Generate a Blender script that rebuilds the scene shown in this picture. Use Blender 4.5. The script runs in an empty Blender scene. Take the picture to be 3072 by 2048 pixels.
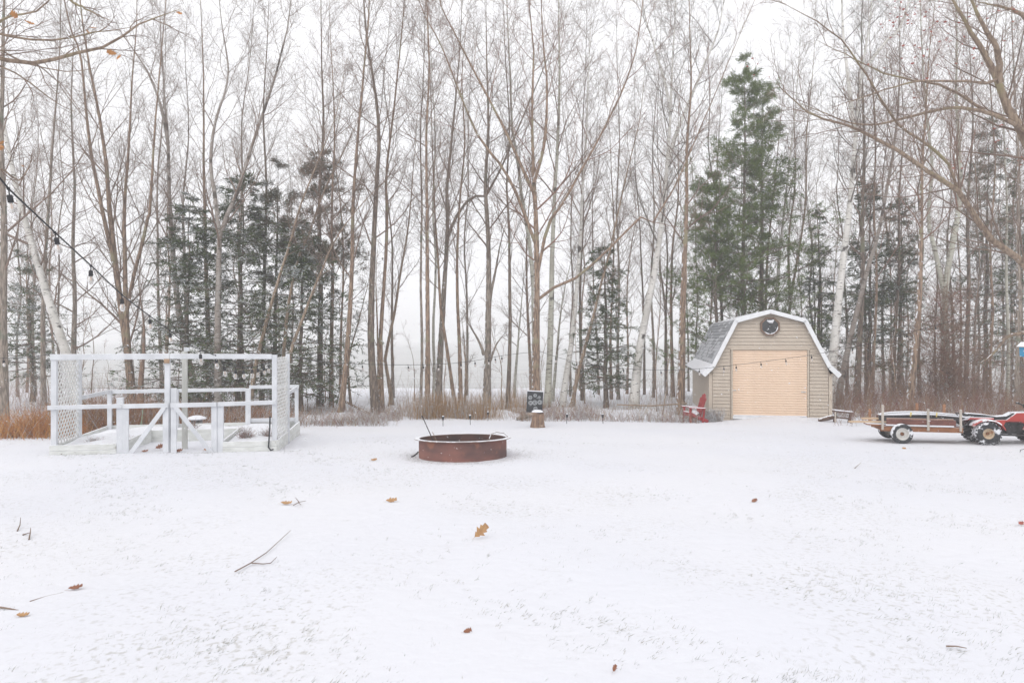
import bpy, math, random
import numpy as np
from mathutils import Vector, Matrix
random.seed(7)
RNG = np.random.default_rng(11)
PI = math.pi
scene = bpy.context.scene
col = scene.collection

# ------------------------------------------------------------ camera, sky, sun, exposure
EYE, FPX, HOR = 2.7, 2200.0, 1016.0            # eye height (m), focal length and horizon row of the 3072 px photo
cam = bpy.data.objects.new('camera', bpy.data.cameras.new('camera'))
col.objects.link(cam)
cam.location = (0, 0, EYE)
cam.rotation_euler = (PI / 2, 0, 0)
cam.data.sensor_width = 36
cam.data.lens = 36 * FPX / 3072
cam.data.shift_y = -(1024 - HOR) / 3072
cam.data.clip_start = 0.05
cam.data.clip_end = 6000
scene.camera = cam

SUN_EL, SUN_AZ = math.radians(42), math.radians(200)
world = bpy.data.worlds.new('World')
scene.world = world
world.use_nodes = True
wn, wl = world.node_tree.nodes, world.node_tree.links
bg = wn['Background']
sky = wn.new('ShaderNodeTexSky')
sky.sky_type = 'NISHITA'
sky.sun_disc = False
sky.sun_elevation = SUN_EL
sky.sun_rotation = SUN_AZ
sky.dust_density = 6.0
hs = wn.new('ShaderNodeHueSaturation')
hs.inputs['Saturation'].default_value = 0.10
mixw = wn.new('ShaderNodeMix')                 # snow cloud: nearly even white in every direction
mixw.data_type = 'RGBA'
mixw.inputs[0].default_value = 0.86
mixw.inputs[7].default_value = (10.3, 10.3, 10.6, 1)
wl.new(sky.outputs[0], hs.inputs['Color'])
wl.new(hs.outputs[0], mixw.inputs[6])
wl.new(mixw.outputs[2], bg.inputs[0])
bg.inputs[1].default_value = 0.10

sun = bpy.data.objects.new('sun', bpy.data.lights.new('sun', 'SUN'))
col.objects.link(sun)
sun.data.energy = 0.6
sun.data.angle = math.radians(40)
sun.data.color = (1.0, 0.98, 0.95)
sdir = Vector((math.sin(SUN_AZ) * math.cos(SUN_EL), math.cos(SUN_AZ) * math.cos(SUN_EL), math.sin(SUN_EL)))
sun.rotation_euler = (-sdir).to_track_quat('-Z', 'Y').to_euler()

scene.view_settings.view_transform = 'Standard'
scene.view_settings.look = 'None'
scene.view_settings.gamma = 1.0
scene.view_settings.use_curve_mapping = False
scene.view_settings.exposure = 0.27
scene.render.engine = 'CYCLES'
cy = scene.cycles
cy.use_denoising = True
cy.max_bounces = 6
cy.diffuse_bounces = 3
cy.glossy_bounces = 2
cy.transmission_bounces = 4
cy.volume_bounces = 4
cy.transparent_max_bounces = 8
cy.use_adaptive_sampling = True
cy.adaptive_threshold = 0.02

# ------------------------------------------------------------ places
PROF_Y = np.array([-60, 0, 8, 16, 23, 26, 30, 35, 45, 60, 66, 80, 400])
PROF_Z = np.array([2.6, .95, .646, .342, .076, .0, -.08, -.15, -.62, -1.40, -1.68, -2.3, -6.0])
def gz0(y):
    return np.interp(y, PROF_Y, PROF_Z)
def gz(x, y):
    """height of the snow at a place"""
    x = np.asarray(x, float); y = np.asarray(y, float)
    z = gz0(y)
    z = z + .018 * np.sin(.55 * x + .8 * np.sin(.31 * y)) + .014 * np.sin(.9 * y + .7 * x + 1.3)
    rough = np.clip((y - 23.5) / 3, 0, 1) * np.clip((62 - y) / 8, 0, 1)
    z = z + rough * (.07 * np.sin(1.9 * x + 1.1 * np.sin(1.3 * y)) * np.sin(1.6 * y + .4 * x) + .04 * np.sin(4.1 * x + 2.2 * y))
    z = z - .10 * np.exp(-((x - 6.0) ** 2 / 3 + (y - 24.6) ** 2 / 3))
    z = z + .12 * np.exp(-((x - 8.9) ** 2 / 2.2 + (y - 23.9) ** 2 / 1.2))
    return z
def W(u, v, d):
    return Vector(((u - 1536) / FPX * d, d, EYE - (v - HOR) / FPX * d))
def G(u, v):
    """where the line of sight through a photo point meets the ground"""
    p = (v - HOR) / FPX
    lo, hi = 1.5, 400.0
    f = lambda d: (EYE - float(gz0(d))) - p * d
    for _ in range(60):
        m = (lo + hi) / 2
        if f(m) > 0: lo = m
        else: hi = m
    d = lo
    x = (u - 1536) / FPX * d
    return Vector((x, d, float(gz(x, d))))
F = 3072 / 2352.0                              # the notes on the trees were taken at 2352 px

# ------------------------------------------------------------ materials
MATS = {}
def mat(name, c1, c2=None, rough=.8, scale=6, stretch=(1, 1, 1), bump=0, bscale=None, snow=0, metal=0, spec=.3,
        lo=.35, hi=.65, c3=None, s3=2.0, t3=.6, detail=5, sn_dir=(0, 0, 1)):
    if name in MATS: return MATS[name]
    m = bpy.data.materials.new(name); m.use_nodes = True
    n, l = m.node_tree.nodes, m.node_tree.links
    b = n['Principled BSDF']
    b.inputs['Roughness'].default_value = rough
    b.inputs['Metallic'].default_value = metal
    b.inputs['Specular IOR Level'].default_value = spec
    tc = n.new('ShaderNodeTexCoord'); mp = n.new('ShaderNodeMapping')
    mp.inputs['Scale'].default_value = stretch
    l.new(tc.outputs['Object'], mp.inputs[0])
    def noise(s, d=detail, src=mp):
        t = n.new('ShaderNodeTexNoise'); t.inputs['Scale'].default_value = s; t.inputs['Detail'].default_value = d
        l.new(src.outputs[0] if src is mp else src.outputs['Object'], t.inputs['Vector']); return t
    def ramp(src, a, bb):
        r = n.new('ShaderNodeMapRange'); r.inputs[1].default_value = a; r.inputs[2].default_value = bb
        l.new(src, r.inputs[0]); return r.outputs[0]
    def mix(fac, A, B):
        x = n.new('ShaderNodeMix'); x.data_type = 'RGBA'
        if isinstance(fac, float): x.inputs[0].default_value = fac
        else: l.new(fac, x.inputs[0])
        for i, q in ((6, A), (7, B)):
            if isinstance(q, tuple): x.inputs[i].default_value = (*q, 1)
            else: l.new(q, x.inputs[i])
        return x.outputs[2]
    nz = noise(scale)
    out = mix(ramp(nz.outputs[0], lo, hi), c1, c2 or tuple(k * .7 for k in c1))
    if c3:
        out = mix(ramp(noise(s3, 4, tc).outputs[0], t3, t3 + .08), out, c3)
    if snow:
        g = n.new('ShaderNodeNewGeometry')
        vm = n.new('ShaderNodeVectorMath'); vm.operation = 'DOT_PRODUCT'
        l.new(g.outputs['Normal'], vm.inputs[0]); vm.inputs[1].default_value = Vector(sn_dir).normalized()
        ad = n.new('ShaderNodeMath'); ad.operation = 'MULTIPLY_ADD'
        l.new(noise(9, 4, tc).outputs[0], ad.inputs[0]); ad.inputs[1].default_value = 1.1
        l.new(vm.outputs['Value'], ad.inputs[2])
        th = 1.75 - snow
        out = mix(ramp(ad.outputs[0], th - .06, th + .06), out, (.84, .85, .88))
    l.new(out, b.inputs['Base Color'])
    if bump:
        bp = n.new('ShaderNodeBump'); bp.inputs['Strength'].default_value = bump; bp.inputs['Distance'].default_value = .02
        l.new(noise(bscale or scale * 2).outputs[0], bp.inputs['Height']); l.new(bp.outputs[0], b.inputs['Normal'])
    MATS[name] = m
    return m

SNOWC = (.75, .75, .777)
def snow_ground():
    m = bpy.data.materials.new('snow_ground'); m.use_nodes = True
    n, l = m.node_tree.nodes, m.node_tree.links
    b = n['Principled BSDF']; b.inputs['Roughness'].default_value = .9; b.inputs['Specular IOR Level'].default_value = .15
    tc = n.new('ShaderNodeTexCoord')
    def noise(s, st, d=4):
        mp = n.new('ShaderNodeMapping'); mp.inputs['Scale'].default_value = st
        l.new(tc.outputs['Object'], mp.inputs[0])
        t = n.new('ShaderNodeTexNoise'); t.inputs['Scale'].default_value = s; t.inputs['Detail'].default_value = d
        l.new(mp.outputs[0], t.inputs['Vector']); return t.outputs[0]
    def rng(src, a, c, o0=0., o1=1.):
        r = n.new('ShaderNodeMapRange'); r.inputs[1].default_value = a; r.inputs[2].default_value = c
        r.inputs[3].default_value = o0; r.inputs[4].default_value = o1
        l.new(src, r.inputs[0]); return r.outputs[0]
    def mul(a, c):
        x = n.new('ShaderNodeMath'); x.operation = 'MULTIPLY'; l.new(a, x.inputs[0]); l.new(c, x.inputs[1]); return x.outputs[0]
    thin = rng(noise(.55, (1, 1, 1), 6), .46, .66)              # places where the snow lies thin over the turf
    strk = rng(noise(22, (1, .8, 1), 6), .54, .68)
    mx = n.new('ShaderNodeMix'); mx.data_type = 'RGBA'
    mx.inputs[6].default_value = (*SNOWC, 1); mx.inputs[7].default_value = (.52, .505, .48, 1)
    f = mul(thin, strk)
    k = n.new('ShaderNodeMath'); k.operation = 'MULTIPLY'; l.new(f, k.inputs[0]); k.inputs[1].default_value = .8
    l.new(k.outputs[0], mx.inputs[0])
    tone = n.new('ShaderNodeMix'); tone.data_type = 'RGBA'
    l.new(rng(noise(.22, (1, 1, 1), 3), .3, .7), tone.inputs[0])
    l.new(mx.outputs[2], tone.inputs[6]); 
    d = n.new('ShaderNodeMix'); d.data_type = 'RGBA'; d.blend_type = 'MULTIPLY'; d.inputs[0].default_value = 1
    l.new(mx.outputs[2], d.inputs[6]); d.inputs[7].default_value = (.95, .96, .985, 1)
    l.new(d.outputs[2], tone.inputs[7])
    l.new(tone.outputs[2], b.inputs['Base Color'])
    bp = n.new('ShaderNodeBump'); bp.inputs['Strength'].default_value = .5; bp.inputs['Distance'].default_value = .03
    l.new(noise(7, (1, 1, 1), 8), bp.inputs['Height']); l.new(bp.outputs[0], b.inputs['Normal'])
    return m

m_snow = mat('snow', SNOWC, (.83, .845, .88), .9, 14, bump=.3)
m_white = mat('white_paint', (.68, .695, .72), (.56, .575, .60), .6, 3, (1, 1, 1), c3=(.42, .40, .36), s3=11, t3=.70, snow=.75)
m_whitebed = mat('weathered_white_board', (.72, .73, .71), (.58, .59, .56), .75, 4, (1, 1, 3), c3=(.30, .29, .26), s3=7, t3=.66, snow=.7)
m_greypost = mat('grey_weathered_post', (.55, .55, .52), (.45, .45, .42), .8, 8, (1, 1, .2), snow=.6)

# ------------------------------------------------------------ objects and tags
def tag(o, label=None, cat=None, group=None, kind=None):
    if label: o['label'] = label
    if cat: o['category'] = cat
    if group: o['group'] = group
    if kind: o['kind'] = kind
    return o
def empty(name, loc, rz=0, label=None, cat=None, group=None):
    o = bpy.data.objects.new(name, None); col.objects.link(o)
    o.location = loc; o.rotation_euler = (0, 0, rz)
    o.empty_display_size = .2
    return tag(o, label, cat, group)
def link(name, me, parent=None):
    o = bpy.data.objects.new(name, me); col.objects.link(o)
    o.parent = parent
    return o
def copy_tree(o, parent=None):
    c = o.copy(); col.objects.link(c); c.parent = parent
    for ch in list(o.children): copy_tree(ch, c)
    return c
def mesh_np(name, V, Q, mats, mi=None, smooth=True):
    """V (n,3) points, Q (m,k) faces of one size"""
    me = bpy.data.meshes.new(name)
    V = np.asarray(V, np.float32); Q = np.asarray(Q, np.int32)
    k = Q.shape[1]
    me.vertices.add(len(V)); me.vertices.foreach_set('co', V.ravel())
    me.loops.add(Q.size); me.loops.foreach_set('vertex_index', Q.ravel())
    me.polygons.add(len(Q)); me.polygons.foreach_set('loop_start', np.arange(0, Q.size, k, dtype=np.int32))
    if mi is not None: me.polygons.foreach_set('material_index', np.asarray(mi, np.int32))
    me.polygons.foreach_set('use_smooth', np.full(len(Q), smooth))
    for q in (mats if isinstance(mats, (list, tuple)) else [mats]): me.materials.append(q)
    me.update(calc_edges=True)
    return me

class MB:
    def __init__(s): s.v = []; s.f = []; s.m = []
    def add(s, vs, fs, mi=0):
        b = len(s.v); s.v += [tuple(p) for p in vs]
        s.f += [tuple(i + b for i in q) for q in fs]; s.m += [mi] * len(fs); return s
    def box(s, c, size, rot=None, mi=0):
        hx, hy, hz = size[0] / 2, size[1] / 2, size[2] / 2
        vs = [Vector((x, y, z)) for z in (-hz, hz) for y in (-hy, hy) for x in (-hx, hx)]
        if rot is not None: vs = [rot @ p for p in vs]
        c = Vector(c)
        return s.add([p + c for p in vs], [(0, 2, 3, 1), (4, 5, 7, 6), (0, 1, 5, 4), (2, 6, 7, 3), (0, 4, 6, 2), (1, 3, 7, 5)], mi)
    def beam(s, a, b, w, h, up=(0, 0, 1), mi=0):
        a, b = Vector(a), Vector(b); d = (b - a); L = d.length; d.normalize()
        side = d.cross(Vector(up))
        if side.length < 1e-4: side = d.cross(Vector((0, 1, 0)))
        side.normalize(); u = side.cross(d)
        R = Matrix((d, side, u)).transposed()
        return s.box((a + b) / 2, (L, w, h), R, mi)
    def tube(s, pts, r, n=8, mi=0, cap=True):
        pts = [Vector(p) for p in pts]; K = len(pts)
        rs = r if isinstance(r, (list, tuple)) else [r] * K
        vs = []; ref = None
        for i, p in enumerate(pts):
            d = (pts[min(i + 1, K - 1)] - pts[max(i - 1, 0)]).normalized()
            if ref is None: ref = d.orthogonal().normalized()
            ref = (ref - d * ref.dot(d)).normalized(); b = d.cross(ref)
            for j in range(n):
                a = 2 * PI * j / n
                vs.append(p + (ref * math.cos(a) + b * math.sin(a)) * rs[i])
        fs = [(i * n + j, i * n + (j + 1) % n, (i + 1) * n + (j + 1) % n, (i + 1) * n + j) for i in range(K - 1) for j in range(n)]
        if cap: fs += [tuple(range(n - 1, -1, -1)), tuple(range((K - 1) * n, K * n))]
        return s.add(vs, fs, mi)
    def lathe(s, prof, n=24, c=(0, 0, 0), axis=(0, 0, 1), mi=0, closed=False):
        """prof: (radius, height along axis)"""
        ax = Vector(axis).normalized(); e = ax.orthogonal().normalized(); g = ax.cross(e); c = Vector(c)
        vs = [c + ax * h + (e * math.cos(2 * PI * j / n) + g * math.sin(2 * PI * j / n)) * r for r, h in prof for j in range(n)]
        K = len(prof); rows = K if closed else K - 1
        fs = [(i * n + j, i * n + (j + 1) % n, ((i + 1) % K) * n + (j + 1) % n, ((i + 1) % K) * n + j) for i in range(rows) for j in range(n)]
        return s.add(vs, fs, mi)
    def prism(s, poly, vec, mi=0):
        """poly: 3-D points of one flat outline, pushed along vec"""
        n = len(poly); vec = Vector(vec)
        vs = [Vector(p) for p in poly] + [Vector(p) + vec for p in poly]
        fs = [tuple(range(n - 1, -1, -1)), tuple(range(n, 2 * n))] + [(i, (i + 1) % n, n + (i + 1) % n, n + i) for i in range(n)]
        return s.add(vs, fs, mi)
    def mesh(s, name, mats, smooth=False):
        me = bpy.data.meshes.new(name)
        me.from_pydata(s.v, [], s.f)
        for q in (mats if isinstance(mats, (list, tuple)) else [mats]): me.materials.append(q)
        me.polygons.foreach_set('material_index', s.m)
        me.polygons.foreach_set('use_smooth', [smooth] * len(s.f))
        me.update()
        return me
    def build(s, name, mats, parent=None, smooth=False, bevel=0):
        o = link(name, s.mesh(name, mats, smooth), parent)
        if bevel:
            b = o.modifiers.new('bevel', 'BEVEL'); b.width = bevel; b.segments = 2; b.limit_method = 'ANGLE'
        if smooth:
            o.modifiers.new('es', 'EDGE_SPLIT').split_angle = math.radians(40)
        return o

# ------------------------------------------------------------ ground, lake, haze
xs = np.concatenate([np.linspace(-260, -42, 24), np.linspace(-40, -14, 50), np.linspace(-13.8, 13.8, 190), np.linspace(14, 40, 50), np.linspace(42, 260, 24)])
ys = np.concatenate([np.linspace(-40, 2, 14), np.linspace(2.2, 20, 130), np.linspace(20.2, 40, 80), np.linspace(40.5, 90, 40)])
X, Y = np.meshgrid(xs, ys)
fine = .006 * np.sin(9 * X + 3 * np.sin(5 * Y)) * np.sin(8 * Y + 2 * np.sin(4 * X)) + .01 * np.sin(2.7 * X + 1.9 * Y)
Z = gz(X, Y) + fine * np.clip(1 - abs(Y) / 30, 0, 1)
r = np.sqrt((X + .97) ** 2 + (Y - 14.45) ** 2)
Z += -.03 * np.exp(-((r - .98) / .16) ** 2)
nx, ny = len(xs), len(ys)
I = np.arange(nx * ny).reshape(ny, nx)
Q = np.stack([I[:-1, :-1], I[:-1, 1:], I[1:, 1:], I[1:, :-1]], -1).reshape(-1, 4)
ground = link('snow_ground', mesh_np('snow_ground', np.stack([X, Y, Z], -1).reshape(-1, 3), Q, snow_ground()))
tag(ground, kind='structure')

m_lake = mat('lake_water', (.54, .54, .53), (.43, .43, .425), .55, .35, (.35, 1.6, 1), bump=.6, bscale=.9, spec=.12)
lx = np.linspace(-900, 900, 31); ly = np.concatenate([np.linspace(52, 120, 35), np.linspace(130, 1600, 30)])
X, Y = np.meshgrid(lx, ly); I = np.arange(X.size).reshape(X.shape)
Q = np.stack([I[:-1, :-1], I[:-1, 1:], I[1:, 1:], I[1:, :-1]], -1).reshape(-1, 4)
lake = link('lake', mesh_np('lake', np.stack([X, Y, X * 0 - 1.50], -1).reshape(-1, 3), Q, m_lake)); tag(lake, kind='structure')

HAZE = .0027
hm = bpy.data.materials.new('snow_haze'); hm.use_nodes = True
hn = hm.node_tree.nodes; hn.remove(hn['Principled BSDF'])
pv = hn.new('ShaderNodeVolumePrincipled')
pv.inputs['Color'].default_value = (.995, .995, 1, 1); pv.inputs['Density'].default_value = HAZE; pv.inputs['Anisotropy'].default_value = .2
hm.node_tree.links.new(pv.outputs[0], hn['Material Output'].inputs['Volume'])
haze = MB().box((0, 800, 9.9), (1900, 1720, 27)).build('haze', hm); tag(haze, kind='stuff', label='pale snowy air over the yard and lake')

# ------------------------------------------------------------ trees: bark
def bark(name, c1, c2, moss=None, snow=.22):
    return mat(name, c1, c2, .9, 7, (3.2, 3.2, .55), bump=.9, bscale=14, lo=.40, hi=.60, c3=moss, s3=1.3, t3=.56, snow=snow, sn_dir=(-.85, -.25, .35))
def birch_bark(name, base, base2, mark, dark=.62, snow=0.):
    m = bpy.data.materials.new(name); m.use_nodes = True
    n, l = m.node_tree.nodes, m.node_tree.links
    b = n['Principled BSDF']; b.inputs['Roughness'].default_value = .75; b.inputs['Specular IOR Level'].default_value = .2
    tc = n.new('ShaderNodeTexCoord')
    def noise(s, st, d=3):
        mp = n.new('ShaderNodeMapping'); mp.inputs['Scale'].default_value = st
        l.new(tc.outputs['Object'], mp.inputs[0])
        t = n.new('ShaderNodeTexNoise'); t.inputs['Scale'].default_value = s; t.inputs['Detail'].default_value = d
        l.new(mp.outputs[0], t.inputs['Vector']); return t.outputs[0]
    def rg(src, a, c):
        r = n.new('ShaderNodeMapRange'); r.inputs[1].default_value = a; r.inputs[2].default_value = c
        l.new(src, r.inputs[0]); return r.outputs[0]
    def mx(f, A, B):
        x = n.new('ShaderNodeMix'); x.data_type = 'RGBA'; l.new(f, x.inputs[0])
        for i, q in ((6, A), (7, B)):
            if isinstance(q, tuple): x.inputs[i].default_value = (*q, 1)
            else: l.new(q, x.inputs[i])
        return x.outputs[2]
    o = mx(rg(noise(2.2, (1, 1, .7), 4), .4, .62), base, base2)
    o = mx(rg(noise(1, (5, 5, 26), 3), .60, .66), o, mark)                   # short level scars
    o = mx(rg(noise(1, (2.2, 2.2, 2.0), 5), dark, dark + .06), o, mark)      # dark rough patches
    l.new(o, b.inputs['Base Color'])
    return m
B_GREY = bark('grey_bark', (.35, .295, .245), (.165, .138, .115), (.17, .18, .135))
B_BROWN = bark('brown_bark', (.35, .25, .18), (.155, .11, .082), (.27, .24, .155))
B_DARK = bark('dark_bark', (.24, .19, .15), (.105, .083, .068), (.20, .195, .135), .12)
B_TAN = bark('tan_bark', (.38, .29, .21), (.20, .15, .11), None, .25)
B_BIRCH = birch_bark('white_birch_bark', (.70, .68, .64), (.56, .54, .50), (.09, .08, .072), .64)
B_ASPEN = birch_bark('aspen_bark', (.48, .47, .40), (.37, .355, .30), (.10, .092, .08), .60)
B_PEEL = birch_bark('peeling_birch_bark', (.36, .33, .30), (.26, .22, .19), (.10, .085, .072), .56)
B_SNAG = bark('dead_wood', (.30, .21, .155), (.18, .12, .09), (.24, .2, .17), .15)
TWIG = mat('twig', (.265, .195, .155), (.17, .125, .10), .85, 3)
TWIG_RED = mat('red_twig', (.30, .185, .14), (.20, .125, .10), .85, 3)
TWIG_GREY = mat('grey_twig', (.24, .215, .19), (.15, .135, .12), .85, 3)

# ------------------------------------------------------------ trees: growing
def unit(a):
    return a / np.maximum(np.linalg.norm(a, axis=-1, keepdims=True), 1e-9)
def grow(P, D, L, K, wob, up, rng):
    """many branches at once: start points, headings, lengths -> polylines"""
    N = len(P); pts = np.zeros((N, K, 3)); drs = np.zeros((N, K, 3))
    d = unit(D); p = P.copy(); pts[:, 0] = p; drs[:, 0] = d
    st = (L / (K - 1))[:, None]
    for k in range(1, K):
        d = d + wob * rng.normal(size=(N, 3)); d[:, 2] += up; d = unit(d)
        p = p + d * st; pts[:, k] = p; drs[:, k] = d
    return pts, drs
def shoots(pts, drs, rad, n, t0, t1, a0, a1, rng, flat=0.):
    """n side shoots per polyline: start, heading, place along, parent radius there, parent index"""
    N, K = pts.shape[:2]
    idx = np.repeat(np.arange(N), n)
    t = t0 + (t1 - t0) * ((np.tile(np.arange(n), N) + rng.random(N * n)) / n)
    f = t * (K - 1); k = np.minimum(f.astype(int), K - 2); w = (f - k)[:, None]
    P = pts[idx, k] * (1 - w) + pts[idx, k + 1] * w
    d = unit(drs[idx, k] * (1 - w) + drs[idx, k + 1] * w)
    R = rad[idx, k] * (1 - w[:, 0]) + rad[idx, k + 1] * w[:, 0]
    ref = np.where(abs(d[:, 2:3]) > .95, np.array([[1., 0, 0]]), np.array([[0, 0, 1.]]))
    e = unit(np.cross(d, ref)); g = np.cross(e, d)
    az = np.tile(np.arange(n), N) * 2.4 + rng.random(N * n) * 1.2 + np.repeat(rng.random(N) * 6.28, n)
    perp = e * np.cos(az)[:, None] + g * np.sin(az)[:, None] * (1 - flat)
    a = np.radians(a0 + (a1 - a0) * rng.random(N * n))[:, None]
    return P, d * np.cos(a) + unit(perp) * np.sin(a), t, R, idx
def tubes(pts, rad, n):
    N, K = pts.shape[:2]
    d = np.gradient(pts, axis=1); d = unit(d)
    m = unit(d.mean(1))[:, None]
    ref = np.where(abs(m[..., 2:3]) > .9, np.array([1., 0, 0]), np.array([0, 0, 1.]))
    e = unit(np.cross(d, np.broadcast_to(ref, d.shape))); g = np.cross(d, e)
    a = np.arange(n) * 2 * PI / n
    V = pts[:, :, None] + rad[:, :, None, None] * (e[:, :, None] * np.cos(a)[:, None] + g[:, :, None] * np.sin(a)[:, None])
    I = np.arange(N * K * n).reshape(N, K, n)
    J = np.roll(I, -1, 2)
    Q = np.stack([I[:, :-1], J[:, :-1], J[:, 1:], I[:, 1:]], -1).reshape(-1, 4)
    return V.reshape(-1, 3), Q
def merge(parts):
    Vs, Qs, o = [], [], 0
    for V, Q in parts:
        Vs.append(V); Qs.append(Q + o); o += len(V)
    return np.concatenate(Vs), np.concatenate(Qs)
def spline(P, n):
    """smooth curve through points"""
    P = np.asarray(P, float)
    s = np.concatenate([[0], np.cumsum(np.linalg.norm(np.diff(P, axis=0), axis=1))])
    A = np.vstack([2 * P[0] - P[1], P, 2 * P[-1] - P[-2]])
    out = []
    for q in np.linspace(0, s[-1], n):
        i = min(max(np.searchsorted(s, q, 'right') - 1, 0), len(P) - 2)
        t = (q - s[i]) / max(s[i + 1] - s[i], 1e-9)
        p0, p1, p2, p3 = A[i], A[i + 1], A[i + 2], A[i + 3]
        out.append(.5 * (2 * p1 + (p2 - p0) * t + (2 * p0 - 5 * p1 + 4 * p2 - p3) * t * t + (3 * p1 - p0 - 3 * p2 + p3) * t ** 3))
    return np.array(out)
def stem_path(pts, d, rng, ztop=None, n=22):
    """photo notes (2352 px) -> one stem at its own distance; goes on above the frame when ztop is given"""
    P = np.array([W(x * F, y * F, d) for x, y in pts])
    if ztop and P[-1, 2] < ztop:
        v = unit(P[-1] - P[-2]); v = unit(v * .6 + np.array([0, 0, .8]))
        P = np.vstack([P, P[-1] + v * (ztop - P[-1, 2]) / v[2]])
    C = spline(P, n)
    h = np.linspace(0, 1, n)
    C[:, 1] += d * .012 * np.sin(h * 5 + rng.random() * 6) * h + rng.normal(0, .008 * d / 28, n) * h
    C[:, 0] += rng.normal(0, .0045 * d / 28, n)
    return C
def crown(stems, rng, n1=28, per_m=1.55, n2=7, n3=7, lo=.28, cw=3.0, up=.085, a0=28, a1=55, thin=1.0, fan=.52, rs=.85):
    """branches, side branches and twigs for stems [(path, radii)]"""
    out = []
    for C, R, k in stems:
        pts = C[None]; drs = unit(np.gradient(C, axis=0))[None]; rad = R[None]
        H = np.linalg.norm(C[-1] - C[0])
        nn = max(3, int(min(n1, per_m * H) * k))
        P, D, t, r, _ = shoots(pts, drs, rad, nn, lo, .97, a0, a1, rng)
        L = (cw * k ** .5 * min(1, H / 7) ** .5) * (.35 + .9 * (1 - t)) * (.55 + .7 * rng.random(nn))
        r1 = np.clip(r * (.30 + .2 * rng.random(nn)) * rs, .005, .06)
        p1, d1 = grow(P, D, L, 7, .11, up, rng)
        s = np.linspace(0, 1, 7)
        R1 = r1[:, None] * (1 - .8 * s) + .0015
        out.append(tubes(p1, R1, 4))
        P, D, t, r, i = shoots(p1, d1, R1, n2, .18, .98, 22, 52, rng)
        L2 = L[i] * (.34 + .32 * rng.random(len(i))) * (1.1 - .5 * t)
        p2, d2 = grow(P, D, L2, 4, .18, up * .9, rng)
        s = np.linspace(0, 1, 4)
        R2 = np.clip(r * .55, .0038, .02)[:, None] * (1 - .7 * s) * thin + .001
        out.append(tubes(p2, R2, 3))
        P, D, t, r, i = shoots(p2, d2, R2, n3, .15, 1., 22, 55, rng)
        L3 = np.clip(L2[i] * fan * (.7 + .8 * rng.random(len(i))), .14, .75)
        p3, d3 = grow(P, D, L3, 2, .2, up * .5, rng)
        R3 = np.full((len(i), 2), .0032 * thin); R3[:, 1] = .0018 * thin
        out.append(tubes(p3, R3, 3))
    return merge(out)
def trunk_radii(r0, n, tip=.012, flare=.35, pw=1.25):
    h = np.linspace(0, 1, n)
    return r0 * (1 - h) ** pw * (1 + flare * np.exp(-h * 28)) + tip * (.25 + .75 * (1 - h))
TREES = 0
def bare_tree(label, stems, d=None, barkm=B_GREY, twig=TWIG, ztop=18.5, name='bare_tree', group='bare trees along the lake shore', seed=None, wob=1., **kw):
    """stems: [(width px of 3072, [(x, y) notes at 2352 px]) ...]; the first one carries the base"""
    global TREES; TREES += 1
    rng = np.random.default_rng(seed or 100 + TREES)
    bx, by = stems[0][1][0]
    if d is None: d = G(bx * F, by * F).y
    base = Vector(((bx * F - 1536) / FPX * d, d, 0)); base.z = float(gz(base.x, d))
    root = empty(name, base, 0, label, 'tree', group)
    off = np.array(base)
    S = []; T = []
    w0 = stems[0][0]
    for q, (w, pts) in enumerate(stems):
        zt = ztop * (.9 + .2 * rng.random()) if ztop and pts[-1][1] < 470 else None
        C = stem_path(pts, d, rng, zt) - off
        if q == 0: C[0, 2] = -.15
        r0 = max(w * d / FPX / 2 * .88, .010)
        R = trunk_radii(r0, len(C), min(.012, r0 * .3), .35 if q == 0 else 0)
        S.append((C, R, min(1., (w / 16.) ** .7 if q else 1.)))
        T.append(tubes(C[None], R[None] * (1 + rng.normal(0, .03, len(C)))[None], 10 if w > 12 else 7))
    V, Q = merge(T)
    link('trunk', mesh_np('trunk', V, Q, barkm), root)
    V, Q = crown(S, rng, **kw)
    link('crown', mesh_np('crown', V, Q, twig), root)
    return root

# the row of bare trees, left to right; stems noted from the photograph
bare_tree('thick grey snow-streaked trunk cut by the left edge of the picture', [(27, [(10, 975), (8, 860), (6, 700), (12, 520), (8, 340), (14, 150)])], barkm=B_GREY, lo=.22)
bare_tree('white paper birch leaning left behind the lattice enclosure', [(34, [(186, 935), (166, 850), (140, 770), (100, 640), (50, 470), (20, 340), (-12, 210), (-30, 60)])], barkm=B_BIRCH, name='birch_tree', group='birches and aspens', d=25.5, lo=.2, cw=2.2)
bare_tree('slim grey trunk just right of the leaning white birch', [(18, [(172, 930), (168, 800), (170, 690), (168, 560), (176, 430), (172, 250), (178, 60)])], d=31, barkm=B_GREY, lo=.08, a0=50, a1=80, up=.06, n1=34, per_m=2.2, cw=3.0)
bare_tree('grey trunk rising from the orange grass left of the lattice', [(16, [(101, 945), (100, 800), (104, 640), (112, 470), (118, 300), (128, 100)])], barkm=B_GREY, d=30)
bare_tree('three-stemmed grey maple left of the broken snag', [
    (24, [(306, 925), (292, 810), (278, 715), (262, 600), (246, 470), (240, 380), (222, 250), (205, 150), (190, 20)]),
    (19, [(305, 925), (296, 800), (290, 720), (284, 560), (282, 480), (290, 330), (298, 180), (312, 40)]),
    (13, [(262, 600), (240, 505), (226, 440), (205, 340), (193, 250), (178, 120), (150, 30)]),
    (12, [(290, 720), (306, 640), (328, 560), (342, 500), (350, 440)])], barkm=B_BROWN, d=27.5, name='maple_tree', lo=.10, cw=3.2, n1=30)
sn = bare_tree('broken brown snag without branches behind the white enclosure', [(21, [(322, 922), (324, 830), (329, 740), (329, 657)])], barkm=B_SNAG, d=26.5, name='dead_snag', group='dead snags', n1=1, lo=.5, cw=.4)
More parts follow.
